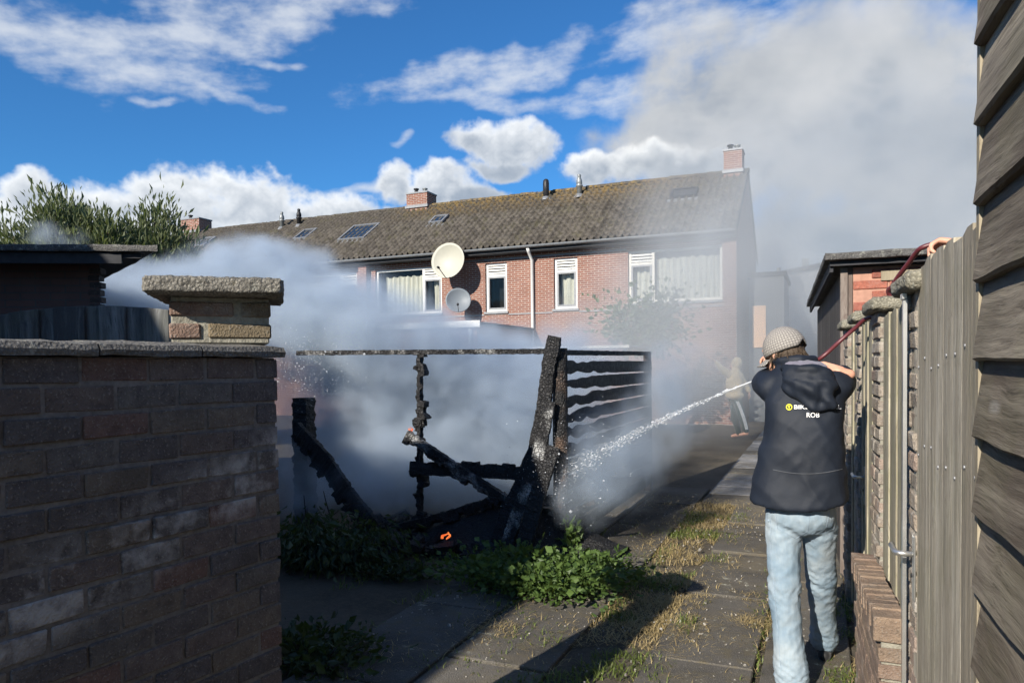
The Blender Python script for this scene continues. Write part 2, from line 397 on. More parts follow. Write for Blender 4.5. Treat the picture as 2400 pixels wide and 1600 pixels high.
gm.add(gv, [(j * nx_ + i, j * nx_ + i + 1, (j + 1) * nx_ + i + 1, (j + 1) * nx_ + i) for j in range(len(ys) - 1) for i in range(nx_ - 1)])
gm.build('ground', M_ground, smooth=True, kind='structure', label='bare trodden earth with straw and litter')

def slab_material(name, col):
    m, g, b, o = new_mat(name); p = pos(g); r = rnd(g)
    n = g.noise(p, 2.4, 6, .6); n2 = g.noise(p, 190, 2); n3 = g.noise(p, 11, 6, .7)
    vor = g.n('ShaderNodeTexVoronoi', None, Vector=p, Scale=120.0)
    c = g.mix(g.mr(g.m('ADD', n, g.m('MULTIPLY', g.m('SUBTRACT', r, .5), .25)), .3, .7), tuple(x * .6 for x in col), tuple(x * 1.25 for x in col))
    c = g.mix(g.mr(vor.outputs['Distance'], .12, .3, .65, 0), c, tuple(min(1, x * 2.9) for x in col))
    c = g.mix(g.mr(n2, .3, .42, .7, 0), c, tuple(x * .3 for x in col))
    c = g.mix(g.mr(n3, .52, .64, 0, .6), c, (.115, .095, .055))
    c = g.mix(g.mr(g.noise(p, 1.1, 5, .65), .50, .66, 0, .65), c, (.15, .125, .085))
    lich = g.m('MULTIPLY', g.mr(g.noise(p, 17, 5, .7), .60, .64), g.mr(g.noise(p, 2.2, 2), .5, .62))
    c = g.mix(g.m('MULTIPLY', lich, .8), c, (.34, .34, .27))
    g.set(b.inputs['Base Color'], c); g.set(b.inputs['Roughness'], .9)
    bump(g, b, g.m('ADD', n3, g.m('MULTIPLY', vor.outputs['Distance'], .5)), .7, .008)
    return m
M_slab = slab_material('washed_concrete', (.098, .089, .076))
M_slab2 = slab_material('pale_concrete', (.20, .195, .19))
path = thing('footpath', 'path of worn concrete slabs down the alley', None); path['kind'] = 'structure'
slab_me = {}
def slab(x0, x1, y0, y1, mat):
    key = (round(x1 - x0, 2), round(y1 - y0, 2), mat.name)
    if key not in slab_me:
        a, b_ = (x1 - x0) / 2 - .008, (y1 - y0) / 2 - .008
        me = MB().box(-a, a, -b_, b_, -.06, .012).mesh('slab'); bevel_mesh(me, .006); me.materials.append(mat); slab_me[key] = me
    o = link('slab', slab_me[key], None, path, loc=((x0 + x1) / 2, (y0 + y1) / 2, random.uniform(-.004, .006)), rot=(random.gauss(0, .006), random.gauss(0, .006), random.gauss(0, .006)))
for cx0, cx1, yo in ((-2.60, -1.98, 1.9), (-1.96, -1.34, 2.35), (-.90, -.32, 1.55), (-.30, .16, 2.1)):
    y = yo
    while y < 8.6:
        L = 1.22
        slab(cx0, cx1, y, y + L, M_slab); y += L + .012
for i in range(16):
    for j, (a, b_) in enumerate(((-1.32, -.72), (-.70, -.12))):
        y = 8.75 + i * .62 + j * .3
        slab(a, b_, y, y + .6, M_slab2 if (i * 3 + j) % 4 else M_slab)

# ------------------------------------------------------------------ brick garden wall on the left
M_brick_dark = brickpiece('old_purple_brick', [(.185, .150, .135), (.150, .132, .126), (.195, .165, .138), (.170, .155, .145), (.205, .135, .115), (.145, .128, .126)], sun_band=True)
M_brick_tan = brickpiece('old_tan_brick', [(.235, .185, .115), (.235, .165, .115), (.25, .165, .125), (.21, .165, .11)], pale=.25)
M_mortar = plain('lime_mortar', (.165, .155, .150), .95, var=.4, scale=60, bmp=.6)
M_mortar_pale = plain('mossy_mortar', (.25, .235, .19), .95, var=.35, scale=70, bmp=.8)
M_cope = concrete('coping_concrete', (.20, .19, .175), .45, .12, .5)
M_cap = concrete('cap_concrete', (.215, .20, .172), .35, .25, .8)

def brick_variants(L, D, H, k=4, bev=.005, jit=.0022):
    out = []
    for i in range(k):
        me = MB().box(-L / 2, L / 2, -D / 2, D / 2, -H / 2, H / 2, jit=jit).mesh('brick'); bevel_mesh(me, bev); out.append(me)
    return out
def lay(parent, me, mat, loc, rz=0.0, name='brick'):
    if not me.materials: me.materials.append(mat)
    return link(name, me, None, parent, loc=loc, rot=(random.gauss(0, .006), random.gauss(0, .006), rz + random.gauss(0, .006)))

E = Vector((-1.70, 1.94, 0)); WRZ = R(90 - 7.2)
gw = thing('garden_wall', 'dark sooty brick garden wall with rough concrete coping beside the alley', 'wall', loc=E, rz=WRZ)
full = brick_variants(.178, .10, .0635, 6, .0032, .003); half = brick_variants(.084, .10, .0635, 3, .0032, .003)
MB().box(-2.26, -.008, .0055, .20, -.05, 1.686).box(-5.0, -2.27, .006, .20, -.05, 1.686).build('mortar_core', M_mortar, gw)
ch = .0759
for k in range(22):
    z = .02 + ch * (k + .5)
    x = 0.0
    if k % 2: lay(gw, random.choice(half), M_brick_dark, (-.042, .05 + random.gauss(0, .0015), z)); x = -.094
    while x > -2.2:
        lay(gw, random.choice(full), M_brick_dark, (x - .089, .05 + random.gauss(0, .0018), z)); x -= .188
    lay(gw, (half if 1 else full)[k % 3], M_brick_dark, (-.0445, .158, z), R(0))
x = .018
k = 0
while x > -2.4:
    L = random.uniform(.27, .34)
    st = MB(); n = 7
    pts = []
    rings = []
    for i in range(n + 1):
        t = x - .003 - (L - .006) * i / n
        ring = []
        for (yy, zz) in ((-.022, 1.689), (-.025, 1.706), (-.016, 1.722), (.10, 1.735), (.22, 1.722), (.232, 1.706), (.226, 1.689)):
            q = Vector((t, yy, zz)); d = .005 * nz(q, 30, k) + .004 * nz(q, 9, k)
            ring.append(q + Vector((0, d if yy < .1 else -d, d)))
        rings.append(ring)
    st.ring_loft(rings); st.build('coping_stone', M_cope, gw); x -= L; k += 1

# pillar on the end of that wall, turned towards the lane
PL, PR = Vector((-1.932, 1.706, 0)), Vector((-1.714, 1.931, 0))
pd = (PR - PL).normalized(); prz = math.atan2(pd.y, pd.x); pwid = (PR - PL).length
bp = thing('brick_pillar', 'squat tan brick pillar with thick pebbly concrete cap on the wall end', 'pillar', loc=PL, rz=prz)
MB().box(.006, pwid - .006, .006, .29, 1.735, 1.889).build('mortar_core', M_mortar_pale, bp, bevel=.004)
f2 = brick_variants(.195, .1, .049, 3); h2 = brick_variants(.092, .1, .049, 2)
for k, z in enumerate((1.776, 1.848)):
    if k == 0:
        lay(bp, h2[0], M_brick_tan, (.047, .049, z)); lay(bp, f2[0], M_brick_tan, (pwid - .099, .049, z))
    else:
        lay(bp, f2[1], M_brick_tan, (.099, .049, z)); lay(bp, h2[1], M_brick_tan, (pwid - .048, .049, z))
    lay(bp, f2[2], M_brick_tan, (pwid - .05, .19, z), R(90)); lay(bp, f2[1], M_brick_tan, (.05, .19, z), R(90))
def rough_block(x0, x1, y0, y1, z0, z1, seg=(24, 10, 5), amp=.006, seed=0, M=None, fs=26, rnd_edge=.012):
    bm = bmesh.new(); bmesh.ops.create_cube(bm, size=1)
    me = bpy.data.meshes.new('block'); mb = MB()
    nx, ny, nz_ = seg
    def pt(i, j, k):
        x = x0 + (x1 - x0) * i / nx; y = y0 + (y1 - y0) * j / ny; z = z0 + (z1 - z0) * k / nz_
        # soften the corners
        cx = min(x - x0, x1 - x); cy_ = min(y - y0, y1 - y); cz = min(z - z0, z1 - z)
        p = Vector((x, y, z)); n = Vector((0, 0, 0))
        if i == 0: n.x -= 1
        if i == nx: n.x += 1
        if j == 0: n.y -= 1
        if j == ny: n.y += 1
        if k == 0: n.z -= 1
        if k == nz_: n.z += 1
        if n.length > 1.01: p -= n * rnd_edge * .45
        if n.length > 0: p += n.normalized() * (amp * mnoise.noise(p * fs + Vector((seed, seed * 2, 0))) + amp * .7 * mnoise.noise(p * fs * 3 + Vector((seed, 0, 9))))
        return M @ p if M is not None else p
    idx = {}
    def vid(i, j, k):
        if (i, j, k) not in idx: idx[(i, j, k)] = len(mb.v); mb.v.append(tuple(pt(i, j, k))); mb.t.append(.5)
        return idx[(i, j, k)]
    for i in range(nx):
        for j in range(ny):
            mb.f.append((vid(i, j, 0), vid(i, j + 1, 0), vid(i + 1, j + 1, 0), vid(i + 1, j, 0)))
            mb.f.append((vid(i, j, nz_), vid(i + 1, j, nz_), vid(i + 1, j + 1, nz_), vid(i, j + 1, nz_)))
    for i in range(nx):
        for k in range(nz_):
            mb.f.append((vid(i, 0, k), vid(i + 1, 0, k), vid(i + 1, 0, k + 1), vid(i, 0, k + 1)))
            mb.f.append((vid(i, ny, k), vid(i, ny, k + 1), vid(i + 1, ny, k + 1), vid(i + 1, ny, k)))
    for j in range(ny):
        for k in range(nz_):
            mb.f.append((vid(0, j, k), vid(0, j, k + 1), vid(0, j + 1, k + 1), vid(0, j + 1, k)))
            mb.f.append((vid(nx, j, k), vid(nx, j + 1, k), vid(nx, j + 1, k + 1), vid(nx, j, k + 1)))
    bm.free()
    return mb
capM = Matrix.Translation((pwid / 2, .14, 0)) @ Matrix.Rotation(R(-5), 4, 'Z') @ Matrix.Translation((-pwid / 2, -.14, 0))
rough_block(-.052, pwid + .052, -.100, .34, 1.889, 1.945, (44, 30, 8), .0045, 3, capM, 40, .014).build('cap_stone', M_cap, bp, smooth=True)

# ------------------------------------------------------------------ arched board gate behind the wall
M_gate = wood('grey_gate_wood', (.06, .06, .064), (.24, .24, .24), 'z', .1)
GO = atd(395, 740, 3.2); GO.z = 0
gdir = Vector((math.sin(R(62)), math.cos(R(62)), 0)); grz = math.atan2(gdir.y, gdir.x)
gate = thing('board_gate', 'grey arched gate of overlapping upright boards behind the garden wall', 'gate', loc=GO, rz=grz)
def gtop(x): return 1.936 - ((x + .30) ** 2) * .22
gx = 0.0; k = 0
while gx > -1.25:
    wd = random.choice((.10, .125, .13, .11)); front = k % 2 == 0
    x1, x0 = gx + (.012 if not front else 0), gx - wd - (.012 if not front else 0)
    yo = 0 if front else .02
    MB().prism([(x0, .06), (x1, .06), (x1, gtop(x1)), ((x0 + x1) / 2, gtop((x0 + x1) / 2)), (x0, gtop(x0))], .018, Matrix.Translation((0, yo, 0))).build('plank', M_gate, gate, bevel=.002)
    gx -= wd * (1.0 if front else .62); k += 1
for z in (.45, 1.55): MB().box(-1.25, 0, .040, .075, z, z + .09).build('ledge', M_gate, gate)

# ------------------------------------------------------------------ brick shed on the left
M_shedbrick = wallbrick('dark_shed_brick', (.12, .075, .065), (.15, .085, .07), (.10, .085, .08), axis='xz')
M_felt = concrete('roof_felt', (.13, .125, .12), .5, .05, .7)
M_darkboard = plain('dark_board', (.035, .036, .04), .8, var=.4, scale=18)
SC = Vector((-5.96, 4.52, 0)); sd = Vector((math.sin(R(61)), math.cos(R(61)), 0)); srz = math.atan2(sd.y, sd.x)
sh = thing('brick_shed', 'dark brick shed with flat roof and gravelly roof edge behind the gate', 'shed', loc=SC, rz=srz)
MB().add([(x, y, z) for z in (-.05, 2.62) for x, y in ((-5.5, 0), (0, 0), (-1.75, 3.0), (-5.5, 3.0))], [(0, 1, 5, 4), (1, 2, 6, 5), (2, 3, 7, 6), (3, 0, 4, 7), (4, 5, 6, 7)]).build('wall', M_shedbrick, sh)
M_brick_soot = brickpiece('sooty_brick', [(.09, .065, .058), (.075, .06, .056), (.10, .07, .06)])
hb = brick_variants(.1, .1, .05, 3)
for k in range(40):                                          # toothed corner bricks
    lay(sh, hb[k % 3], M_brick_soot, (-.048 + (.012 if k % 2 else -.0), .046, .03 + k * .0645))
rough_block(-5.8, .42, -.30, 3.2, 2.672, 2.735, (110, 20, 4), .010, 5, Matrix(((1, -.66, 0, 0), (0, 1, 0, 0), (0, 0, 1, 0), (0, 0, 0, 1))), 9, .01).build('roof', M_felt, sh)
MB().box(-5.75, .30, -.262, -.236, 2.575, 2.668).build('fascia_board', M_darkboard, sh)
MB().box(-5.7, .30, -.232, 3.1, 2.625, 2.668, Matrix(((1, -.66, 0, 0), (0, 1, 0, 0), (0, 0, 1, 0), (0, 0, 0, 1)))).build('soffit', M_darkboard, sh)

# ------------------------------------------------------------------ terraced houses
HY, HB, EZ = 20.5, 26.8, 5.36
eave = onY(1729, 531, HY - .42); RZ0 = eave.z
ridgeY = (HY + HB) / 2
ridgeZ = onY(1720, 402, ridgeY).z
EY = HY - .40
M_hbrick = wallbrick('red_house_brick', (.245, .100, .066), (.195, .080, .058), (.44, .38, .33), 1.25, 'auto')
M_white = plain('white_paint', (.62, .615, .59), .45, var=.06, scale=9, bmp=.02)
M_cream = plain('cream_plastic', (.60, .58, .52), .5, var=.08, scale=6, bmp=.02)
M_glass_m, gg, gb, go = new_mat('window_glass')
gg.set(gb.inputs['Base Color'], (.012, .016, .022)); gg.set(gb.inputs['Roughness'], .04); gb.inputs['Specular IOR Level'].default_value = .9
_tr = gg.n('ShaderNodeBsdfTransparent', None, Color=(.95, .97, .97)); _mx = gg.n('ShaderNodeMixShader', None, Fac=.86)
gg.nt.links.new(gb.outputs[0], _mx.inputs[1]); gg.nt.links.new(_tr.outputs[0], _mx.inputs[2]); gg.nt.links.new(_mx.outputs[0], go.inputs[0])
M_glass = M_glass_m
M_sky_glass = plain('skylight_glass', (.02, .03, .045), .06, var=.1, scale=2, bmp=0, spec=.9)
M_curtain = plain('cream_curtain', (.72, .68, .58), .9, var=.1, scale=5, bmp=.1)
M_dark = plain('dark_room', (.012, .012, .013), .9, var=.2, scale=3, bmp=0)
M_gutter = plain('zinc_gutter', (.22, .23, .24), .45, .3, .2, 12, .05)
M_lead = plain('grey_lead', (.20, .205, .215), .5, .2, .2, 15)
M_black = plain('black_metal', (.018, .018, .02), .45, 0, .3, 14)
M_alu = plain('grey_flue_metal', (.24, .25, .25), .45, .4, .2, 20)
def tile_material():
    m, g, b, o = new_mat('concrete_roof_tile'); p = pos(g); r = rnd(g); x, y, z = g.sep(p)[:3]
    n = g.noise(p, 9, 5, .65); n2 = g.noise(p, 34, 3)
    c = g.mix(g.mr(g.m('ADD', n, g.m('MULTIPLY', g.m('SUBTRACT', r, .5), .3)), .32, .68), (.045, .039, .033), (.105, .092, .078))
    c = g.mix(g.mr(n2, .62, .72, 0, .65), c, (.27, .265, .23))
    och = g.m('MULTIPLY', g.mr(z, ridgeZ - .9, ridgeZ + .05), g.m('MULTIPLY', g.mr(x, -15, -13), g.mr(x, -3.4, -5.5)))
    c = g.mix(g.m('MULTIPLY', och, g.mr(g.noise(p, 6, 5, .7), .44, .64, .0, .75)), c, (.27, .17, .04))
    c = g.mix(g.mr(g.noise(p, 2.2, 5, .7), .52, .66, 0, .35), c, (.085, .08, .035))
    g.set(b.inputs['Base Color'], c); g.set(b.inputs['Roughness'], .92)
    bump(g, b, n2, .5, .008)
    return m
M_tile = tile_material()
slope = math.atan2(ridgeZ - RZ0, ridgeY - EY); slen = math.hypot(ridgeZ - RZ0, ridgeY - EY)
up = Vector((0, math.cos(slope), math.sin(slope))); nrm = Vector((0, -math.sin(slope), math.cos(slope)))
def on_roof(px, py, lift=0.0):
    v = ray(px, py); o = Vector((0, 0, 1.65)); p0 = Vector((0, EY, RZ0)) + nrm * lift
    t = (p0 - o).dot(nrm) / v.dot(nrm); return o + v * t
# one interlocking tile: S-shaped roll, thick nose
TW, TE = 6.0 / 29, slen / 15
def tile_mesh():
    prof = []
    for i in range(9):
        t = i / 8
        h = .085 * math.exp(-((t - .22) / .12) ** 2) - .012 * math.exp(-((t - .66) / .22) ** 2) + (.018 if i == 8 else 0)
        prof.append((t * TW * 1.03, h))
    mb = MB(); n = len(prof)
    L = TE * 1.10
    vs = [(x, 0, h + .034) for x, h in prof] + [(x, L, h - .004) for x, h in prof] + [(x, 0, h + .002) for x, h in prof]
    fs = [(i, i + 1, n + i + 1, n + i) for i in range(n - 1)] + [(2 * n + i, 2 * n + i + 1, i + 1, i) for i in range(n - 1)]
    mb.add(vs, fs); return mb
tile_me = tile_mesh().mesh('roof_tile'); tile_me.materials.append(M_tile)
tile_me.polygons.foreach_set('use_smooth', [True] * len(tile_me.polygons))
tv = np.array([v.co[:] for v in tile_me.vertices]); tf = [tuple(p.vertices) for p in tile_me.polygons]
roof_rot = Euler((slope, 0, 0))
rot3 = np.array(roof_rot.to_matrix())
def front_wall(parent, x0, x1, z0, z1, holes, name='wall', y=HY, th=.28, mat=None):
    """front leaf with real openings"""
    gx_ = sorted({x0, x1, *[h[0] for h in holes], *[h[1] for h in holes]}); gz_ = sorted({z0, z1, *[h[2] for h in holes], *[h[3] for h in holes]})
    mb = MB()
    def solid(i, j):
        if i < 0 or j < 0 or i >= len(gx_) - 1 or j >= len(gz_) - 1: return False
        cx, cz = (gx_[i] + gx_[i + 1]) / 2, (gz_[j] + gz_[j + 1]) / 2
        return not any(h[0] < cx < h[1] and h[2] < cz < h[3] for h in holes)
    for i in range(len(gx_) - 1):
        for j in range(len(gz_) - 1):
            if not solid(i, j): continue
            a, b_, c, d = gx_[i], gx_[i + 1], gz_[j], gz_[j + 1]
            mb.add([(a, y, c), (b_, y, c), (b_, y, d), (a, y, d)], [(0, 1, 2, 3)])
            if not solid(i - 1, j): mb.add([(a, y, c), (a, y, d), (a, y + th, d), (a, y + th, c)], [(0, 1, 2, 3)])
            if not solid(i + 1, j): mb.add([(b_, y, c), (b_, y + th, c), (b_, y + th, d), (b_, y, d)], [(0, 1, 2, 3)])
            if not solid(i, j - 1): mb.add([(a, y, c), (a, y + th, c), (b_, y + th, c), (b_, y, c)], [(0, 1, 2, 3)])
            if not solid(i, j + 1): mb.add([(a, y, d), (b_, y, d), (b_, y + th, d), (a, y + th, d)], [(0, 1, 2, 3)])
    return mb.build(name, mat or M_hbrick, parent)
def curtain_mesh(x0, x1, z0, z1, y, seed, folds=9, wavy=.10):
    mb = MB(); n = folds * 8; rows = 5
    vs = []
    for j in range(rows + 1):
        for i in range(n + 1):
            t = i / n; x = x0 + (x1 - x0) * t
            zt = z1 - wavy * (abs(math.sin(t * folds * 2.1 + seed)) * .5 + .25 * mnoise.noise(Vector((t * 7, seed, 0))) + .25)
            z = z0 + (zt - z0) * j / rows
            vs.append((x, y + .04 * math.sin(t * folds * 6.28 + .6 * math.sin(j + seed)) + .015 * math.sin(t * folds * 17 + seed), z))
    mb.add(vs, [(j * (n + 1) + i, j * (n + 1) + i + 1, (j + 1) * (n + 1) + i + 1, (j + 1) * (n + 1) + i) for j in range(rows) for i in range(n)])
    return mb
def window(parent, x0, x1, z0, z1, y, parts, curtain=None, mat=None):
    """parts: list of (xa, xb, grille) panes from left to right in fractions"""
    mat = mat or M_white; fr = .075; yf = y + .07
    fm = MB()
    fm.box(x0, x0 + fr, yf, yf + .08, z0, z1).box(x1 - fr, x1, yf, yf + .08, z0, z1).box(x0 + fr, x1 - fr, yf + .002, yf + .078, z0, z0 + fr).box(x0 + fr, x1 - fr, yf + .002, yf + .078, z1 - fr, z1)
    wdw = fm.build('window', mat, parent)
    W_ = x1 - x0
    for (a, b_, gr) in parts:
        xa, xb = x0 + W_ * a + (fr if a == 0 else fr * .5), x0 + W_ * b_ - (fr if b_ == 1 else fr * .5)
        zt = z1 - fr
        if a > 0: MB().box(xa - fr, xa, yf + .004, yf + .074, z0 + fr, z1 - fr).build('mullion', mat, wdw)
        if gr:
            MB().box(xa, xb, yf + .006, yf + .072, zt - .34, zt - .27).build('transom', mat, wdw)
            for q in range(3): MB().box(xa, xb, yf + .0 + .01, yf + .055, zt - .25 + q * .085, zt - .200 + q * .085, Matrix.Identity(4)).build('grille_slat', M_white, wdw)
            zt -= .34
            s = .05
            MB().box(xa, xa + s, yf - .012, yf + .05, z0 + fr, zt).box(xb - s, xb, yf - .012, yf + .05, z0 + fr, zt).box(xa + s, xb - s, yf - .010, yf + .048, z0 + fr, z0 + fr + s).box(xa + s, xb - s, yf - .010, yf + .048, zt - s, zt).build('sash', M_lead if gr == 2 else mat, wdw)
        MB().box(xa, xb, yf + .045, yf + .051, z0 + fr, zt).build('pane', M_glass, wdw)
    if curtain is not None:
        for (a, b_, folds) in curtain:
            curtain_mesh(x0 + W_ * a, x0 + W_ * b_, z0 + .04, z1 - .18, y + .30, a * 9 + x0, folds).build('curtain', M_curtain, wdw, smooth=True)
    MB().box(x0 - .05, x1 + .05, y + .55, y + .56, z0 - .05, z1 + .05).build('dark_interior', M_dark, wdw)
    MB().box(x0 - .04, x1 + .04, y - .05, y + .10, z0 - .07, z0 - .003).build('sill', M_lead, wdw)
    return wdw
def rect(px0, py0, px1, py1):
    a, b_ = onY(px0, py0, HY), onY(px1, py1, HY)
    return a.x, b_.x, b_.z, a.z
HX = [-26.1, -20.1, -14.1, -8.1, -2.1]
wA1 = (onY(1472, 600, HY).x, onY(1693, 600, HY).x, onY(1585, 706, HY).z, onY(1585, 580, HY).z)
wA2 = rect(1298, 606, 1354, 722)
wB2 = rect(1137, 618, 1189, 729)
wB1 = (onY(880, 660, HY).x, onY(1035, 660, HY).x, onY(1035, 733, HY).z, onY(1035, 622, HY).z)
def mirror(wd, xm): return (2 * xm - wd[1], 2 * xm - wd[0], wd[2], wd[3])
wC1 = mirror(wB1, -14.1); wC2 = mirror(wB2, -14.1); wD1 = (wC1[0] - 6, wC1[1] - 6, wC1[2], wC1[3]); wD2 = (wC2[0] - 3, wC2[1] - 3, wC2[2], wC2[3])
plans = [
    ('far house of the brick terrace, tiled roof half hidden by the willow trees', [wD1, wD2], -26.1),
    ('brick terraced house with two grey flues and two skylights, mostly behind smoke', [wC1, wC2], -20.1),
    ('red brick terraced house with satellite dishes on its wall and ochre lichen on the ridge', [wB1, wB2], -14.1),
    ('end house of the brick terrace with wide cream curtained window, hazed by smoke', [wA1, wA2], -8.1)]
houses = []
rng = random.Random(5)
gable_pts = [(HY, 0), (HB, 0), (HB, RZ0 + .05), (ridgeY, ridgeZ - .06), (HY, RZ0 + .05 + .0)]
for hi, (lab, wins, x0) in enumerate(plans):
    x1 = x0 + 6.0
    h = thing('terraced_house', lab, 'house', 'houses of the brick terrace', loc=(x0, HY, 0)); houses.append(h)
    inv = Matrix.Translation((-x0, -HY, 0))
    h.matrix_world  # parts are built in world coordinates and shifted
    def P(o): o.location = (-x0, -HY, 0); return o
    ztop = RZ0 + .16
    P(front_wall(h, x0, x1, -.05, ztop, wins))
    # rear and side walls
    body = MB()
    zt2 = RZ0 + .10
    for xx in (x0 + .004, x1 - .004):
        body.prism([(HY + .01, -.05), (HB, -.05), (HB, zt2), (ridgeY, ridgeZ - .12), (HY + .01, zt2)], .02 if xx > x0 + 1 else -.02,
                   Matrix(((0, -1, 0, xx), (1, 0, 0, 0), (0, 0, 1, 0), (0, 0, 0, 1))))
    body.add([(x0, HB, -.05), (x1, HB, -.05), (x1, HB, zt2), (x0, HB, zt2)], [(3, 2, 1, 0)])
    P(body.build('side_wall', M_hbrick, h))
    for wi, wd in enumerate(wins):
        big = wi == 0
        if big:
            if hi == 3: o = window(h, *wd, HY, [(0, .27, 2), (.27, 1, 0)], [(.04, .24, 3), (.29, .97, 10)], M_cream)
            else: o = window(h, *wd, HY, [(0, .72, 0), (.72, 1, 2)], [(.10, .66, 8), (.83, .98, 3)])
        else: o = window(h, *wd, HY, [(0, 1, 2)], [(.2, .95, 2)] if hi == 3 else None)
        P(o)
    for zz in (wins[1][2] - .10, wins[1][3] + .10):
        for a, b_ in ((x0 + .02, x1 - .02),):
            segs = []; cur = a
            for wd in sorted(wins):
                if wd[2] - .12 < zz < wd[3] + .06:
                    segs.append((cur, wd[0] - .05)); cur = wd[1] + .05
            segs.append((cur, b_))
            for s0, s1 in segs:
                if s1 > s0: P(MB().box(s0, s1, HY - .018, HY + .01, zz - .02, zz + .02).build('string_course', M_lead, h))
    if hi in (0, 2): P(MB().box(x0 - .16, x0 + .16, HY - .22, HY - .003, -.05, RZ0 + .1).build('pilaster', M_hbrick, h))
    if hi == 3:
        P(MB().box(x1 - .36, x1 - .0, HY - .12, HY - .003, -.05, RZ0 + .1).build('pilaster', M_hbrick, h))
    # roof: deck, tiles, ridge, gutter
    deck = MB()
    e0 = Vector((0, EY, RZ0 - .03)); r0 = Vector((0, ridgeY, ridgeZ - .03)); b0 = Vector((0, 2 * ridgeY - EY, RZ0 - .03))
    deck.add([(x0, *e0[1:]), (x1, *e0[1:]), (x1, *r0[1:]), (x0, *r0[1:]), (x0, *b0[1:]), (x1, *b0[1:])], [(0, 1, 2, 3), (3, 2, 5, 4)])
    deck.add([(x0, EY, RZ0 - .033), (x1, EY, RZ0 - .033), (x1, HY + .3, RZ0 - .05), (x0, HY + .3, RZ0 - .05)], [(3, 2, 1, 0)])
    roof = P(deck.build('roof', M_tile, h))
    loose = []; cnt = 0
    for r_ in range(15):
        for c_ in range(29):
            p = Vector((x0 + c_ * TW, EY, RZ0)) + up * (r_ * TE - .03)
            p.z += rng.gauss(0, .003)
            if cnt < 300 and (r_ < 11 or hi < 0):
                o = link('roof_tile', tile_me, None, roof, loc=p, rot=(slope + rng.gauss(0, .006), rng.gauss(0, .008), rng.gauss(0, .008))); cnt += 1
            else: loose.append(p)
    V = np.concatenate([tv @ rot3.T + np.array(p[:]) for p in loose]); F = [tuple(i + k * len(tv) for i in f) for k in range(len(loose)) for f in tf]
    me = bpy.data.meshes.new('upper_tiles'); me.from_pydata(V.tolist(), [], F); link('upper_tiles', me, M_tile, roof, smooth=True, kind='stuff')
    rm = MB()
    prof = [(.13 * math.cos(t), .12 * math.sin(t)) for t in [math.pi * i / 8 for i in range(9)]]
    rm.add([(0, y, z) for y, z in prof] + [(.46, y * .9, z * .86) for y, z in prof], [(i, i + 1, 9 + i + 1, 9 + i) for i in range(8)] + [tuple(range(9))])
    rme = rm.mesh('ridge_tile'); rme.materials.append(M_tile)
    for k in range(15): link('ridge_tile', rme, None, roof, loc=(x0 + k * .4, ridgeY, ridgeZ - .05 + rng.gauss(0, .006)), rot=(0, rng.gauss(0, .01), rng.gauss(0, .01)))
    gpts = [(EY - .06 + .07 * math.cos(t), RZ0 - .05 + .07 * math.sin(t)) for t in [math.pi + math.pi * i / 8 for i in range(9)]]
    gpts2 = [(EY - .06 + .06 * math.cos(t), RZ0 - .046 + .06 * math.sin(t)) for t in [math.pi + math.pi * i / 8 for i in range(9)]][::-1]
    allp = gpts + gpts2
    gmb = MB(); n_ = len(allp)
    gmb.add([(x0 + .003, y, z) for y, z in allp] + [(x1 - .003, y, z) for y, z in allp], [(i, (i + 1) % n_, n_ + (i + 1) % n_, n_ + i) for i in range(n_)])
    P(gmb.build('gutter', M_gutter, h))
    P(MB().box(x0 + .003, x1 - .003, EY + .03, EY + .055, RZ0 - .20, RZ0 - .035).build('fascia_board', M_darkboard, h))
    P(MB().box(x0 + .003, x1 - .003, EY + .057, HY - .002, RZ0 - .22, RZ0 - .19).build('soffit', M_darkboard, h))
    if hi == 3:
        P(MB().tube([(x0 + .05, EY - .03, RZ0 - .12), (x0 + .05, EY + .05, RZ0 - .22), (x0 + .05, HY - .08, RZ0 - .45), (x0 + .05, HY - .08, 2.0), (x0 + .05, HY - .08, .1)], .05, 10).build('downspout', M_white, h, smooth=True))
        # verge boards down both gable slopes
        vb = MB()
        for s_, (ya, yb) in enumerate(((EY, ridgeY), (2 * ridgeY - EY, ridgeY))):
            vb.add([(x1 + .012, ya, RZ0 - .16), (x1 + .012, yb, ridgeZ - .12), (x1 + .012, yb, ridgeZ + .05), (x1 + .012, ya, RZ0 + .03),
                    (x1 + .04, ya, RZ0 - .16), (x1 + .04, yb, ridgeZ - .12), (x1 + .04, yb, ridgeZ + .05), (x1 + .04, ya, RZ0 + .03)],
                   [(0, 1, 2, 3), (7, 6, 5, 4), (0, 4, 5, 1), (3, 2, 6, 7), (0, 3, 7, 4), (1, 5, 6, 2)])
        P(vb.build('verge_board', M_darkboard, h))
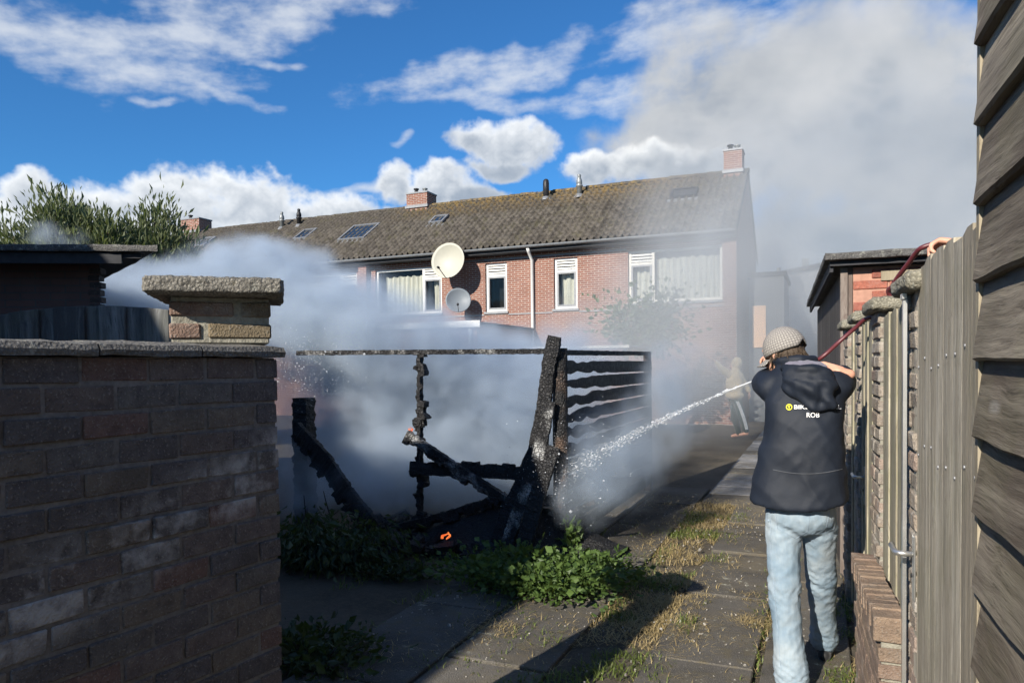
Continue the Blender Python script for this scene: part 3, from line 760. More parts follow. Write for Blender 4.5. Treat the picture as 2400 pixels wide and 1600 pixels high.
def chimney(parent, px0, px1, pytop, pybot, y, hx, mat=M_hbrick, pots=2, xdep=.62):
    a = onY(px0, pybot, y - .35); b_ = onY(px1, pybot, y - .35); t = onY((px0 + px1) / 2, pytop, y - .35)
    w_ = max(.55, (b_.x - a.x) * .70)
    c = MB().box(a.x, a.x + w_, y - .35, y + .35, ridgeZ - .6, t.z).box(a.x - .03, a.x + w_ + .03, y - .38, y + .38, t.z - .17, t.z - .03)
    c = MB().box(a.x, a.x + w_, y - .35, y + .35, ridgeZ - .6, t.z)
    o = c.build('chimney', mat, parent); o.location = (-hx, -HY, 0)
    MB().box(a.x - .025, a.x + w_ + .025, y - .375, y + .375, t.z + .002, t.z + .05).build('chimney_cap', M_lead, o)
    MB().box(a.x - .04, a.x + w_ + .04, y - .40, y + .40, ridgeZ - .12, ridgeZ - .02).build('lead_flashing', M_lead, o)
    for k in range(pots):
        x = a.x + w_ * (.32 + .36 * k)
        MB().lathe([(.07, 0), (.07, .10), (.06, .105), (.06, .14), (.10, .15), (.10, .19), (.03, .21)], (x, y - .1 + .1 * k, t.z + .05), 12).build('flue_pot', M_black if k == 0 else M_alu, o, smooth=True)
    return o
chimney(houses[3], 1696, 1749, 352, 402, ridgeY, HX[3], pots=2)
chimney(houses[2], 953, 1022, 452, 488, ridgeY, HX[2])
chimney(houses[0], 423, 486, 513, 545, ridgeY, HX[0], pots=1)
def flue(parent, hx, px, pyb, pyt, light):
    b_ = on_roof(px, pyb); hgt = onY(px, pyt, b_.y).z - b_.z
    if light:
        pr = [(.085, -.25), (.085, hgt * .42), (.115, hgt * .44), (.115, hgt * .50), (.075, hgt * .52), (.10, hgt * .56), (.095, hgt * .70), (.05, hgt * .86), (.06, hgt * .88), (.06, hgt * .97), (.02, hgt)]
    else:
        pr = [(.10, -.25), (.10, hgt * .40), (.105, hgt * .42), (.105, hgt * .80), (.10, hgt * .82), (.095, hgt * .93), (.05, hgt)]
    o = MB().lathe(pr, b_, 14).build('flue_pipe', M_alu if light == 2 else M_black, parent, smooth=True); o.location = (-hx, -HY, 0)
    q = MB().lathe([(.20, .0), (.19, .03), (.12, .12), (.11, .13)], b_ + Vector((0, 0, -.06)), 14).build('flue_flashing', M_lead, o)
flue(houses[2], HX[2], 1280, 466, 420, 0); flue(houses[3], HX[3], 1358, 460, 408, 2)
flue(houses[1], HX[1], 661, 536, 496, 2); flue(houses[1], HX[1], 701, 530, 489, 1)
def skylight(parent, hx, px, py, w_, l_, solid=False):
    c = on_roof(px, py, .08)
    Mx = Matrix.Translation(c) @ Matrix.Rotation(slope, 4, 'X')
    f = .07
    o = MB().box(-w_ / 2, -w_ / 2 + f, -l_ / 2, l_ / 2, -.16, .03, Mx).box(w_ / 2 - f, w_ / 2, -l_ / 2, l_ / 2, -.16, .03, Mx).box(-w_ / 2 + f, w_ / 2 - f, -l_ / 2, -l_ / 2 + f, -.16, .028, Mx).box(-w_ / 2 + f, w_ / 2 - f, l_ / 2 - f, l_ / 2, -.16, .034, Mx).build('skylight', M_lead if not solid else M_black, parent)
    o.location = (-hx, -HY, 0)
    MB().box(-w_ / 2 + f, w_ / 2 - f, -l_ / 2 + f, l_ / 2 - f, -.01, .0, Mx).build('pane', M_sky_glass if not solid else M_darkboard, o)
    MB().box(-w_ / 2 - .06, w_ / 2 + .06, -l_ / 2 - .16, -l_ / 2 - .004, -.10, -.055, Mx).build('lead_flashing', M_lead, o)
skylight(houses[1], HX[1], 715, 548, .62, .85); skylight(houses[1], HX[1], 841, 543, 1.15, 1.25); skylight(houses[2], HX[2], 1028, 513, .55, .6)
skylight(houses[3], HX[3], 1603, 451, .78, .62, True); skylight(houses[0], HX[0], 480, 566, .6, .8)

# ---- ground-floor extension of the middle house and low garden canopy
M_pinkbrick = wallbrick('extension_brick', (.36, .20, .16), (.32, .17, .14), (.45, .40, .36), 1.0, 'auto')
ext = thing('house_extension', 'single-storey brick extension with white roof edge behind the smoke', 'extension', loc=(-14.0, 16.7, 0))
MB().box(.0, 5.88, 0, 3.78, -.05, 2.72).build('wall', M_pinkbrick, ext)
MB().box(-.12, 6.0, -.12, 3.70, 2.723, 2.80).build('roof', M_darkboard, ext)
MB().box(-.15, 6.03, -.15, -.123, 2.66, 2.83).build('fascia_board', M_white, ext)
def smallwin(par, x0, x1, z0, z1):
    o = MB().box(x0, x1, -.05, -.004, z0, z0 + .07).box(x0, x1, -.05, -.004, z1 - .07, z1).box(x0, x0 + .07, -.048, -.005, z0 + .07, z1 - .07).box(x1 - .07, x1, -.048, -.005, z0 + .07, z1 - .07).build('window', M_white, par)
    MB().box(x0 + .07, x1 - .07, -.02, -.006, z0 + .07, z1 - .07).build('pane', M_sky_glass, o)
smallwin(ext, 4.7, 5.5, .9, 2.1); smallwin(ext, 1.0, 3.2, .9, 2.2)
o = MB().tube([(5.72, -.08, 2.62), (5.72, -.08, .1)], .045, 8).build('downspout', M_white, ext, smooth=True)
MB().box(5.2, 5.32, -.16, -.004, 2.26, 2.36).lathe([(.03, 0), (.075, -.10), (.07, -.12)], (5.26, -.16, 2.30), 10).build('wall_lamp', M_alu, ext)

M_oldplank0 = plain('grey_post', (.12, .115, .11), .9)
can = thing('garden_canopy', 'low canopy with pale roof edge in the smoky back garden', 'canopy', loc=(-6.6, 14.4, 0))
MB().box(0, 3.0, 0, 1.9, 2.02, 2.06).build('roof', M_lead, can)
MB().box(-.03, 3.03, -.03, -.003, 2.0, 2.06).build('fascia_board', M_cream, can)
for x, y in ((.05, .1), (2.9, .1), (.05, 1.8), (2.9, 1.8)): MB().box(x, x + .07, y, y + .07, -.05, 2.018).build('post', M_oldplank0, can)

# plank fence with gaps at the back of the burnt yard
M_oldplank = wood('dark_fence_wood', (.05, .045, .042), (.12, .105, .095), 'z')
bf = thing('plank_fence', 'dark plank fence with light slits between boards behind the burnt frame', 'fence', loc=(-7.2, 12.2, 0))
for k in range(16):
    MB().box(k * .135, k * .135 + .118, 0, .02, .08, 1.72 + .03 * math.sin(k * 1.7)).build('plank', M_oldplank, bf)
for z in (.4, 1.4): MB().box(0, 2.15, .022, .06, z, z + .08).build('ledge', M_oldplank, bf)

# far building at the end of the alley with a pale panel
fb = thing('gabled_building', 'pale grey gabled building closing the far end of the alley', 'building', loc=(-1.9, 30, 0))
M_render = plain('grey_render', (.15, .16, .17), .9, var=.1, scale=2)
_a, _b = onY(1768, 640, 30), onY(1960, 640, 30)
MB().prism([(-3.2, -.05), (5.4, -.05), (5.4, _a.z - .5), (2.9, _a.z + .2), (-3.2, _a.z - .6)], 5).build('wall', M_render, fb)
MB().add([(-3.4, -.2, _a.z - .66), (2.9, -.2, _a.z + .25), (5.6, -.2, _a.z - .5), (-3.4, 5.2, _a.z - .66), (2.9, 5.2, _a.z + .25), (5.6, 5.2, _a.z - .5),
          (-3.4, -.2, _a.z - .55), (2.9, -.2, _a.z + .37), (5.6, -.2, _a.z - .38), (-3.4, 5.2, _a.z - .55), (2.9, 5.2, _a.z + .37), (5.6, 5.2, _a.z - .38)],
         [(0, 1, 4, 3), (1, 2, 5, 4), (6, 9, 10, 7), (7, 10, 11, 8), (0, 6, 7, 1), (1, 7, 8, 2), (3, 4, 10, 9), (4, 5, 11, 10)]).build('roof', M_darkboard, fb)
MB().box(1.2, 1.45, 1.5, 1.75, _a.z - .2, _a.z + .65).build('chimney', M_render, fb)

# low side building beyond the gable with the sunlit beige panel
_s0, _s1 = onY(1755, 640, 21.8), onY(1838, 640, 21.8)
sbld = thing('side_building', 'small flat-roofed building beside the gable with a tall beige panel', 'building', loc=(_s0.x, 21.8, 0))
MB().box(0, _s1.x - _s0.x, 0, 3.0, -.05, _s0.z - .12).build('wall', M_render, sbld)
MB().box(-.05, _s1.x - _s0.x + .06, -.06, 3.05, _s0.z - .118, _s0.z).build('roof', M_darkboard, sbld)
_p0, _p1 = onY(1763, 717, 21.75), onY(1795, 814, 21.75)
MB().box(_p0.x - _s0.x, _p1.x - _s0.x, -.05, -.003, _p1.z, _p0.z).build('beige_panel', plain('beige_panel', (.80, .52, .33), .8, var=.05, scale=1), sbld)
MB().tube([(.75, 1.2, _s0.z - .1), (.75, 1.2, _s0.z + .25)], .06, 8).build('vent_pipe', M_lead, sbld)

# unseen block and house, added left of the viewer to shade the burnt yard
an = thing('shade_block', 'unseen flat-roofed brick block added left of the garden wall for its shade', 'shade_block', loc=(-3.75, 0, 0))
MB().box(-3.2, 0, -6, 0, -.05, 4.0).build('wall', M_hbrick, an); MB().box(-3.2, .06, -6.1, .06, 4.002, 4.12).build('roof', M_felt, an)
nh = thing('shade_house', 'unseen brick house added left of the garden wall for its shade', 'house', loc=(-6.98, 0, 0))  # unseen taller house, added so the left shed wall falls in shade
MB().prism([(-13, -.05), (0, -.05), (0, 5.3), (-13, 5.3)], -7, None).build('wall', M_hbrick, nh)
MB().add([(-13.3, .25, 5.2), (.05, .25, 5.2), (.05, -3.5, 6.1), (-13.3, -3.5, 6.1), (-13.3, -7.25, 5.2), (.05, -7.25, 5.2)], [(0, 1, 2, 3), (3, 2, 5, 4), (0, 3, 4), (1, 5, 2), (0, 4, 5, 1)]).build('roof', M_tile, nh)
for x in (-10.5, -6.5, -2.2):
    o = MB().box(x - .8, x + .8, .004, .05, 3.3, 4.6).build('window', M_white, nh)
    MB().box(x - .7, x + .7, .052, .056, 3.4, 4.5).build('pane', M_sky_glass, o)
# ================================================================== right side of the alley
FANG = R(2.5)
FO = Vector((.29, 2.9, 0))
# local frame of the fence line: +y runs down the alley, +x away from the alley
FRZ = FANG
FM = Matrix.Translation(FO) @ Matrix.Rotation(FRZ, 4, 'Z')
def fpt(x, y, z): return FM @ Vector((x, y - 2.9, z))
M_fence = wood('weathered_fence_wood', (.34, .295, .225), (.62, .565, .46), 'z', .15, spots=.2)
M_fence_g = wood('green_weathered_wood', (.30, .265, .190), (.56, .51, .39), 'z', .25)
M_clap = wood('dark_clapboard', (.140, .112, .084), (.44, .385, .30), 'y', .12, grain=.5, spots=.7, bmp=.6, warpf=.05)
M_trim = wood('pale_trim_wood', (.32, .27, .19), (.50, .45, .34), 'z')
M_pbrick = brickpiece('weathered_pale_brick', [(.36, .31, .25), (.33, .27, .21), (.38, .29, .23), (.30, .26, .21), (.40, .34, .27)], pale=.5)
M_fcap = concrete('lichen_cap', (.30, .28, .22), .6, .3, .6)
M_steel = plain('brushed_steel', (.62, .61, .58), .32, .85, .1, 30, .03)
M_plinth = brickpiece('plinth_brick', [(.30, .21, .145), (.27, .19, .14), (.25, .18, .13), (.32, .23, .16)], pale=.15)
def fthing(name, label, cat, y, group=None):
    return thing(name, label, cat, group, loc=fpt(0, y, 0), rz=FRZ)
def planks(par, y0, y1, z0, ztop, mat, wd=.115, xo=.02, th=.02, step=.018, rag=.01, seed=1):
    """upright boards of a fence panel, alternately proud and set back"""
    rg = random.Random(seed); y = y0; k = 0
    while y < y1 - .02:
        wv = min(wd * rg.uniform(.82, 1.15), y1 - y)
        xa = xo + (0 if k % 2 == 0 else step) + rg.uniform(0, .0003)
        zt = [ztop(y + wv * t) + rg.uniform(-rag, rag) for t in (0, .5, 1)]
        a, b_ = y + .0002, y + wv - .0002
        mb = MB()
        n = 10
        rings = []
        for i in range(n + 1):
            t = i / n
            ring = []
            for (yy, xx, zt_) in ((a, xa + th, zt[0]), (a, xa + .0006, zt[0]), (a + .001, xa, zt[0]), ((a + b_) / 2, xa - .001, zt[1]), (b_ - .001, xa, zt[2]), (b_, xa + .0006, zt[2]), (b_, xa + th, zt[2])):
                ring.append(Vector((xx + .0015 * nz((yy * 9, t * 6, seed), 1), yy + .003 * nz((k, t * 3, seed), 1), z0 + (zt_ - z0) * t)))
            rings.append(ring)
        mb.ring_loft(rings); o = mb.build('plank', mat, par)
        y += wv; k += 1
def pillar(label, y0, y1, seed, x0=-.016, x1=.16, ztop=1.88, capx=-.055, group='capped brick fence pillars'):
    t = fthing('brick_pillar', label, 'pillar', y0, group)
    rg = random.Random(seed); L = y1 - y0
    MB().box(x0 + .008, x1, .008, L - .008, -.05, ztop).build('mortar_core', M_mortar_pale, t)
    nb = 2; bl = L / nb
    long_ = brick_variants(.10, bl - .010, .055, 4, .006, .003)
    for k in range(28):
        z = .03 + k * .0665 + .0275
        off = bl * .0
        for j in range(nb):
            yy = bl * (j + .5)
            lay(t, rg.choice(long_), M_pbrick, (x0 + .05 + rg.gauss(0, .0035), yy, z))
    cb = rough_block(capx, x1 + .03, -.06, L + .05, ztop + .002, ztop + .062, (18, 26, 5), .006, seed * 3, None, 24, .016)
    cb.build('cap_stone', M_fcap, t, smooth=True)
    return t
pillar('weathered brick fence pillar with slab cap beside the handled plank gate', 2.66, 2.93, 1)
pillar('weathered brick fence pillar with slab cap just behind the man in black jacket', 3.66, 3.96, 2)
pillar('weathered brick fence pillar with slab cap farthest down the right fence', 4.56, 4.84, 3)
pillar('brick fence pillar against the corner of the red brick shed', 5.45, 5.75, 4)

def handle(par, y, z, x):
    o = MB().box(x - .008, x - .002, y - .018, y + .018, z - .15, z + .06).build('handle_plate', M_steel, par, bevel=.002)
    mb = MB().tube([(x - .006, y, z), (x - .045, y, z), (x - .055, y + .006, z), (x - .057, y + .02, z), (x - .057, y + .12, z), (x - .052, y + .13, z)], [.009, .009, .009, .009, .0095, .008], 10)
    mb.build('handle', M_steel, par, smooth=True)
    MB().lathe([(.007, 0), (.007, .004)], (x - .010, y, z - .07), 10, Matrix.Rotation(R(-90), 4, 'Y')).build('key_escutcheon', M_black, par)
gate1 = fthing('plank_gate', 'tall weathered plank gate with steel handle beside the clapboard barn', 'gate', 1.85)
planks(gate1, .0, .885, .04, lambda y: 1.90 + .06 * math.sin(min(1, max(0, (.91 - y) / .35)) * math.pi / 2), M_fence, .105, -.012, .024, .0, .012, 4)
MB().box(-.042, -.030, .905, .932, .02, 1.86).box(-.046, -.033, .895, .945, 1.862, 1.88).build('metal_strip', M_steel, gate1)
for z in (.4, 1.6): MB().box(.022, .06, .01, .90, z, z + .09).build('ledge', M_fence, gate1)
handle(gate1, .83, 1.02, -.014)
rg = random.Random(11)
for z in (.47, 1.38, 1.66):
    for k in range(8):
        MB().lathe([(.005, 0), (.004, .003)], (-.013, .05 + k * .105, z + rg.uniform(-.03, .03)), 8, Matrix.Rotation(R(-90), 4, 'Y')).build('nail_head', M_lead, gate1)

pan1 = fthing('fence_panel', 'short weathered plank panel on a brick plinth between two pillars', 'fence', 2.93)
planks(pan1, .0, .67, .735, lambda y: 1.865 - .03 * y, M_fence_g, .125, -.010, .02, .006, .012, 7)
for z in (.95, 1.6): MB().box(.055, .09, .0, .67, z, z + .07).build('ledge', M_fence_g, pan1)
# brick plinth with a soldier course on top
pw = fthing('brick_plinth', 'low brown brick plinth wall with soldier course below the plank panel', 'wall', 2.90)
MB().box(-.088, -.020, .012, .98, -.05, .645).build('mortar_core', M_mortar_pale, pw)
pb = brick_variants(.09, .205, .052, 4, .003, .002); ph_ = brick_variants(.09, .098, .052, 3, .003, .002); sb = brick_variants(.105, .054, .09, 4, .004, .003)
for k in range(10):
    y = 0
    if k % 2: lay(pw, random.choice(ph_), M_plinth, (-.052 + random.gauss(0, .002), .052, .03 + k * .0625)); y = .108
    while y < .86:
        lay(pw, random.choice(pb), M_plinth, (-.052 + random.gauss(0, .002), y + .105, .03 + k * .0625)); y += .215
for k in range(16): lay(pw, random.choice(sb), M_plinth, (-.058 + random.gauss(0, .003), .03 + k * .061, .680 + random.gauss(0, .003)))

gate2 = fthing('plank_gate', 'weathered plank gate with white handle beyond the man in black jacket', 'gate', 3.99)
planks(gate2, .0, .52, .04, lambda y: 1.86, M_fence_g, .11, -.010, .022, .006, .01, 9)
handle(gate2, .40, 1.02, .0)
gate3 = fthing('fence_panel', 'narrow plank panel at the far end of the right fence', 'fence', 4.87)
planks(gate3, .0, .58, .04, lambda y: 1.85, M_fence_g, .11, .01, .022, .012, .01, 12)

# ------------------------------------------------------------------ clapboard barn
bn = fthing('clapboard_barn', 'dark weathered clapboard barn wall filling the picture edge', 'barn', 1.82)
BH = .167
nb_ = 20
for k in range(nb_):
    z0 = -.02 + k * BH
    # wedge board, lower edge proud, wavy waney edge
    mb = MB(); n = 46; rings = []
    L0, L1 = -4.6, .0
    for i in range(n + 1):
        t = i / n; y = L0 + (L1 - L0) * t ** .55
        wv = .012 * nz((y * 1.9, k * 3.1, 0), 1) + .006 * nz((y * 6, k, 2), 1)
        zl = z0 + wv; zu = z0 + BH + .03
        ring = [Vector((-.030 - .004 * nz((y * 3, k, 5), 1), y, zl)), Vector((-.038, y, zl + .006)), Vector((-.012, y, zu)), Vector((-.004, y, zu)), Vector((-.006, y, zl))]
        rings.append(ring)
    mb.ring_loft(rings); mb.build('clapboard', M_clap, bn)
MB().box(.0, .09, -.085, .0, -.05, 3.4).build('corner_post', M_trim, bn)
# scribed pale strip behind the board ends
ts = MB()
for k in range(nb_):
    z0 = -.02 + k * BH
    pass
ts.box(-.026, .05, .002, .026, -.05, 3.0).build('end_trim', M_trim, bn)
MB().box(.04, 3.5, -4.5, -.02, -.05, 3.30).build('wall', M_darkboard, bn)
MB().add([(-.16, -4.9, 3.02), (-.16, .22, 3.02), (2.2, .22, 4.3), (2.2, -4.9, 4.3), (-.16, -4.9, 3.10), (-.16, .22, 3.10), (2.2, .22, 4.38), (2.2, -4.9, 4.38)],
         [(0, 1, 2, 3), (7, 6, 5, 4), (0, 4, 5, 1), (1, 5, 6, 2), (3, 2, 6, 7), (0, 3, 7, 4)]).build('roof', M_darkboard, bn)
MB().box(-.165, -.14, -4.9, .22, 2.94, 3.10).build('eaves_board', M_darkboard, bn)

# ------------------------------------------------------------------ red brick shed behind the fence
rs = thing('red_brick_shed', 'red painted brick shed with flat felted roof behind the right fence', 'shed', loc=fpt(-.01, 6.15, 0), rz=FRZ)
M_redbrick = brickpiece('red_painted_brick', [(.44, .15, .10), (.40, .14, .10), (.46, .17, .12), (.38, .13, .09)], pale=.12)
M_redmortar = plain('pink_mortar', (.40, .22, .16), .95, var=.2, scale=30, bmp=.3)
M_shedwood = wood('brown_grey_post', (.16, .12, .10), (.34, .30, .26), 'z')
MB().box(.09, 3.2, .008, .2, -.05, 2.38).build('mortar_core', M_redmortar, rs)
rbm = brick_variants(.235, .1, .068, 4, .005, .002)
for k in range(14):
    z = 1.26 + k * .082
    x = .092 - (.12 if k % 2 else 0)
    while x < 1.9:
        if x > .05: lay(rs, random.choice(rbm), M_redbrick, (x + .118, .048, z))
        x += .247
MB().box(.0, .05, -.015, .06, -.05, 2.38).build('corner_post', M_shedwood, rs)
MB().box(.054, .086, .01, .05, -.05, 2.38).build('post', M_shedwood, rs)
for k in range(20): MB().box(.012, .035, .065 + k * .22, .28 + k * .22, -.05, 2.36).build('side_board', M_oldplank, rs)
rough_block(-.12, 3.4, -.16, 4.7, 2.425, 2.485, (50, 60, 4), .007, 8, None, 12, .01).build('roof', M_felt, rs)
MB().box(-.08, 3.3, -.10, -.075, 2.388, 2.423).build('fascia_board', M_darkboard, rs)
MB().box(-.08, -.055, -.073, 4.6, 2.345, 2.423).build('side_fascia', M_darkboard, rs)
MB().box(.28, .96, -.014, -.004, 2.27, 2.345).build('nailed_strip', M_trim, rs)
# ================================================================== burnt timber
def char_material(name, ash=.0, brown=.0):
    m, g, b, o = new_mat(name); p = pos(g)
    vor = g.n('ShaderNodeTexVoronoi', dict(feature='DISTANCE_TO_EDGE'), Vector=g.vm('ADD', p, g.scale(g.n('ShaderNodeTexNoise', None, Vector=p, Scale=18.0).outputs['Color'], .04)), Scale=38.0)
    n = g.noise(p, 30, 4); n2 = g.noise(p, 5, 4)
    c = g.mix(g.mr(n, .35, .7), (.008, .008, .009), (.030, .029, .030))
    c = g.mix(g.mr(n2, .5, .68, 0, .75 * ash), c, (.45, .45, .44))
    if brown: c = g.mix(g.mr(n2, .4, .62, 0, brown), c, (.12, .075, .05))
    c = g.mix(g.mr(vor.outputs['Distance'], .02, .09, 1, 0), c, (.003, .003, .003))
    g.set(b.inputs['Base Color'], c); g.set(b.inputs['Roughness'], g.mr(n, .3, .7, .45, .8))
    b.inputs['Specular IOR Level'].default_value = .4
    bump(g, b, g.m('ADD', g.mr(vor.outputs['Distance'], 0, .22), g.m('MULTIPLY', n, .35)), .65, .012)
    return m
M_char = char_material('charred_wood'); M_char_ash = char_material('ashen_charred_wood', 1.0); M_scorched = char_material('scorched_wood', .1, .85)
def char_beam(pts, w_, h_, seed, up_hint=(0, 1, 0), seg=60, amp=.012, ragged=0.0, side=1, taper_end=0.0):
    """beam along a polyline; blocky crazed surface, optionally eaten away along one side"""
    pts = [Vector(p) for p in pts]
    L = [0]
    for a, b_ in zip(pts, pts[1:]): L.append(L[-1] + (b_ - a).length)
    seg = int(seg * 1.7); mb = MB(); rings = []
    sect = [(-.5, -.5), (0, -.52), (.5, -.5), (.52, -.17), (.52, .17), (.5, .5), (0, .52), (-.5, .5), (-.52, .17), (-.52, -.17)]
    hint = Vector(up_hint)
    for i in range(seg + 1):
        s = L[-1] * i / seg
        k = max(j for j in range(len(pts) - 1) if L[j] <= s + 1e-6)
        t = (s - L[k]) / max(1e-6, L[k + 1] - L[k])
        # smooth the polyline a little
        p = pts[k].lerp(pts[k + 1], t)
        d = (pts[k + 1] - pts[k]).normalized()
        if 0 < k and t < .5: d = d.lerp((pts[k] - pts[k - 1]).normalized(), .5 - t).normalized()
        elif k < len(pts) - 2 and t > .5: d = d.lerp((pts[k + 2] - pts[k + 1]).normalized(), t - .5).normalized()
        b_ = (hint - d * hint.dot(d)).normalized(); a = d.cross(b_)
        ring = []
        for (u, v) in sect:
            q = p + a * (u * w_) + b_ * (v * h_)
            dn = amp * mnoise.noise(q * 22 + Vector((seed, 0, 0))) + amp * .8 * mnoise.noise(q * 55 + Vector((0, seed, 0)))
            dn += amp * .5 * (mnoise.cell(Vector((s * 26, u * 2 + seed, v * 2))) - .5)
            if ragged and u * side > .3:
                c_ = mnoise.cell(Vector((s * 17 + seed, 0, 0))); dn += ragged * (c_ - .55) + ragged * .6 * mnoise.noise(Vector((s * 9, seed, 1)))
            q = q + (a * u + b_ * v).normalized() * dn
            if taper_end and i > seg * .93: q = q.lerp(p, taper_end * (i / seg - .93) / .07 * mnoise.cell(Vector((u * 9, v * 9, seed))))
            ring.append(q)
        rings.append(ring)
    mb.ring_loft(rings); return mb
BY = 5.93
def B(px, py, y=BY): return onY(px, py, y)
def Bz(px, py, y=BY): return B(px, py, y)
corner = B(1312, 1304)
fr = thing('burnt_fence', 'charred corner of a timber fence with top rail, posts and burnt slats', 'fence')
pb_, pt_ = B(1312, 1310), B(1312, 816)
pst = MB(); rings = []
for i in range(49):
    t = i / 48; z = -.05 + (pt_.z + .05) * t; ring = []
    for k in range(16):
        a = 2 * math.pi * k / 16; r = .066 + .004 * nz((math.cos(a) * 2, math.sin(a) * 2, z * 3), 1, 3) + .004 * nz((math.cos(a) * 4, math.sin(a) * 4, z * 25), 1, 5)
        ring.append(Vector((pt_.x + r * math.cos(a), BY + r * math.sin(a), z)))
    rings.append(ring)
pst.ring_loft(rings).build('corner_post', M_scorched, fr, smooth=True)
q0 = B(988, 1236); q1 = B(988, 830)
char_beam([(q0.x, BY, -.02), (q1.x, BY, q1.z)], .075, .07, 3, (0, 1, 0), 90, .012, .075, -1).build('post', M_char, fr)
for (px, py, s_) in ((984, 990, .11), (974, 1108, .09), (978, 1215, .08), (979, 862, .05)):
    c_ = B(px, py); rough_block(c_.x - s_ * .55, c_.x + s_ * .5, BY - .05, BY + .04, c_.z - s_ * .4, c_.z + s_ * .4, (8, 5, 7), .02, px, None, 17, .03).build('charred_lump', M_char, fr)
r0 = B(700, 827); r1 = B(1296, 823)
char_beam([(r0.x, BY - .02, r0.z), (r1.x, BY - .02, r1.z)], .045, .038, 5, (0, 1, 0), 120, .005).build('top_rail', M_char_ash, fr)
XR = corner.x + .0
Yend = 9.45
char_beam([(XR, BY + .07, 1.765), (XR, Yend, 1.80)], .045, .075, 6, (1, 0, 0), 90, .007).build('top_rail', M_char, fr)
char_beam([(XR, Yend, -.02), (XR, Yend, 1.82)], .09, .09, 9, (0, 1, 0), 50, .006).build('post', M_scorched, fr)
def slat_burnt(z0, z1, ya, yb, seed, bite, mat):
    mb = MB(); n = 46; rings = []
    for i in range(n + 1):
        t = i / n; y = ya + (yb - ya) * t
        k = max(0, 1 - t * 2.0)
        lo = z0 + bite * k * max(0, .35 + mnoise.noise(Vector((y * 4, seed, 0)))) + .006 * mnoise.noise(Vector((y * 20, seed, 3)))
        hi = z1 - bite * k * max(0, .25 + mnoise.noise(Vector((y * 4, seed, 7)))) + .006 * mnoise.noise(Vector((y * 20, seed, 9)))
        ring = [Vector((XR + x + .003 * mnoise.noise(Vector((y * 30, z * 30, seed))), y, z)) for x, z in ((.030, lo), (.050, lo), (.052, (lo + hi) / 2), (.050, hi), (.030, hi), (.028, (lo + hi) / 2))]
        rings.append(ring)
    mb.ring_loft(rings); return mb.build('slat', mat, fr)
for k in range(11):
    z0 = .10 + k * .147
    slat_burnt(z0, z0 + .128, BY + .06, Yend - .02, k * 2.3, .07 if k > 4 else .02, M_char if k > 1 else M_char_ash)
for k in range(4):                       # stubs of the boards left of the corner post, ash-white
    z0 = .05 + k * .118
    a = B(1232 - k * 3, 1280).x
    mb = char_beam([(a, BY + .05, z0 + .055), (XR - .05, BY + .05, z0 + .055)], .105, .02, 40 + k, (0, 1, 0), 30, .006, .02, 1); mb.build('slat', M_char_ash, fr)
# loose charred beams, each a thing
def cb(label, pts, w_, h_, seed, mat=None, **kw):
    return char_beam(pts, w_, h_, seed, **kw).build('charred_beam', mat or M_char, label=label, cat='beam', group='charred beams of the burnt shed')
def PL_(lst, y): return [B(px, py, y + dy) for px, py, dy in lst]
cb('long charred plank bowing up beside the corner post, its top sticking above the rail', PL_([(1300, 788, -.10), (1288, 851, -.10), (1274, 962, -.10), (1254, 1054, -.10), (1222, 1135, -.12), (1190, 1195, -.16), (1163, 1283, -.22)], BY), .125, .045, 11, M_char, ragged=.010, amp=.006, seg=110)
cb('charred plank leaning parallel in front of the corner post base', PL_([(1289, 940, -.12), (1262, 1070, -.16), (1222, 1178, -.22), (1184, 1285, -.3)], BY), .11, .04, 12, M_char_ash, amp=.006, seg=90)
cb('thick charred plank leaning on the post with silvery underside', PL_([(1296, 1045, -.14), (1268, 1130, -.2), (1225, 1292, -.34)], BY), .14, .04, 21, M_char, amp=.006, seg=80)
cb('charred beam slanting down from the thin post with a silver streak', PL_([(952, 1022, -.07), (1060, 1095, -.08), (1190, 1180, -.08)], BY), .12, .06, 13, M_char_ash, ragged=.03, amp=.007, seg=80, side=-1)
cb('level charred beam nailed across the thin post', PL_([(962, 1094, -.04), (1090, 1099, .0), (1222, 1106, .0)], BY), .135, .06, 14, M_char, ragged=.02, amp=.008, seg=80, side=1)
cb('low charred beam rising towards the leaning planks', PL_([(934, 1240, -.1), (1036, 1214, -.05), (1185, 1166, -.02)], BY), .10, .07, 15, M_char, ragged=.03, amp=.011, seg=80, side=-1)
cb('wide charred board leaning alone at the smoky left of the burnt yard', PL_([(690, 1010, .0), (760, 1085, -.06), (812, 1165, -.1), (885, 1255, -.15)], BY), .22, .06, 16, M_char, ragged=.05, amp=.010, seg=90, side=-1)
cb('flat charred board lying in the ash below the thin post', PL_([(800, 1262, -.2), (900, 1276, -.3), (1015, 1300, -.4)], BY), .12, .05, 17, M_char, amp=.01, seg=50)
cb('short charred stick poking out to the right of the corner post', PL_([(1318, 1205, .1), (1352, 1192, .12), (1394, 1176, .15)], BY), .035, .03, 18, M_scorched, amp=.004, seg=30)
_pp = B(716, 1180, 6.25)
char_beam([(_pp.x, 6.25, -.02), (_pp.x, 6.25, B(716, 932, 6.25).z)], .19, .16, 19, (0, 1, 0), 60, .014).build('charred_post', M_char, label='broad blackened post standing in smoke at the left of the burnt yard', cat='post')
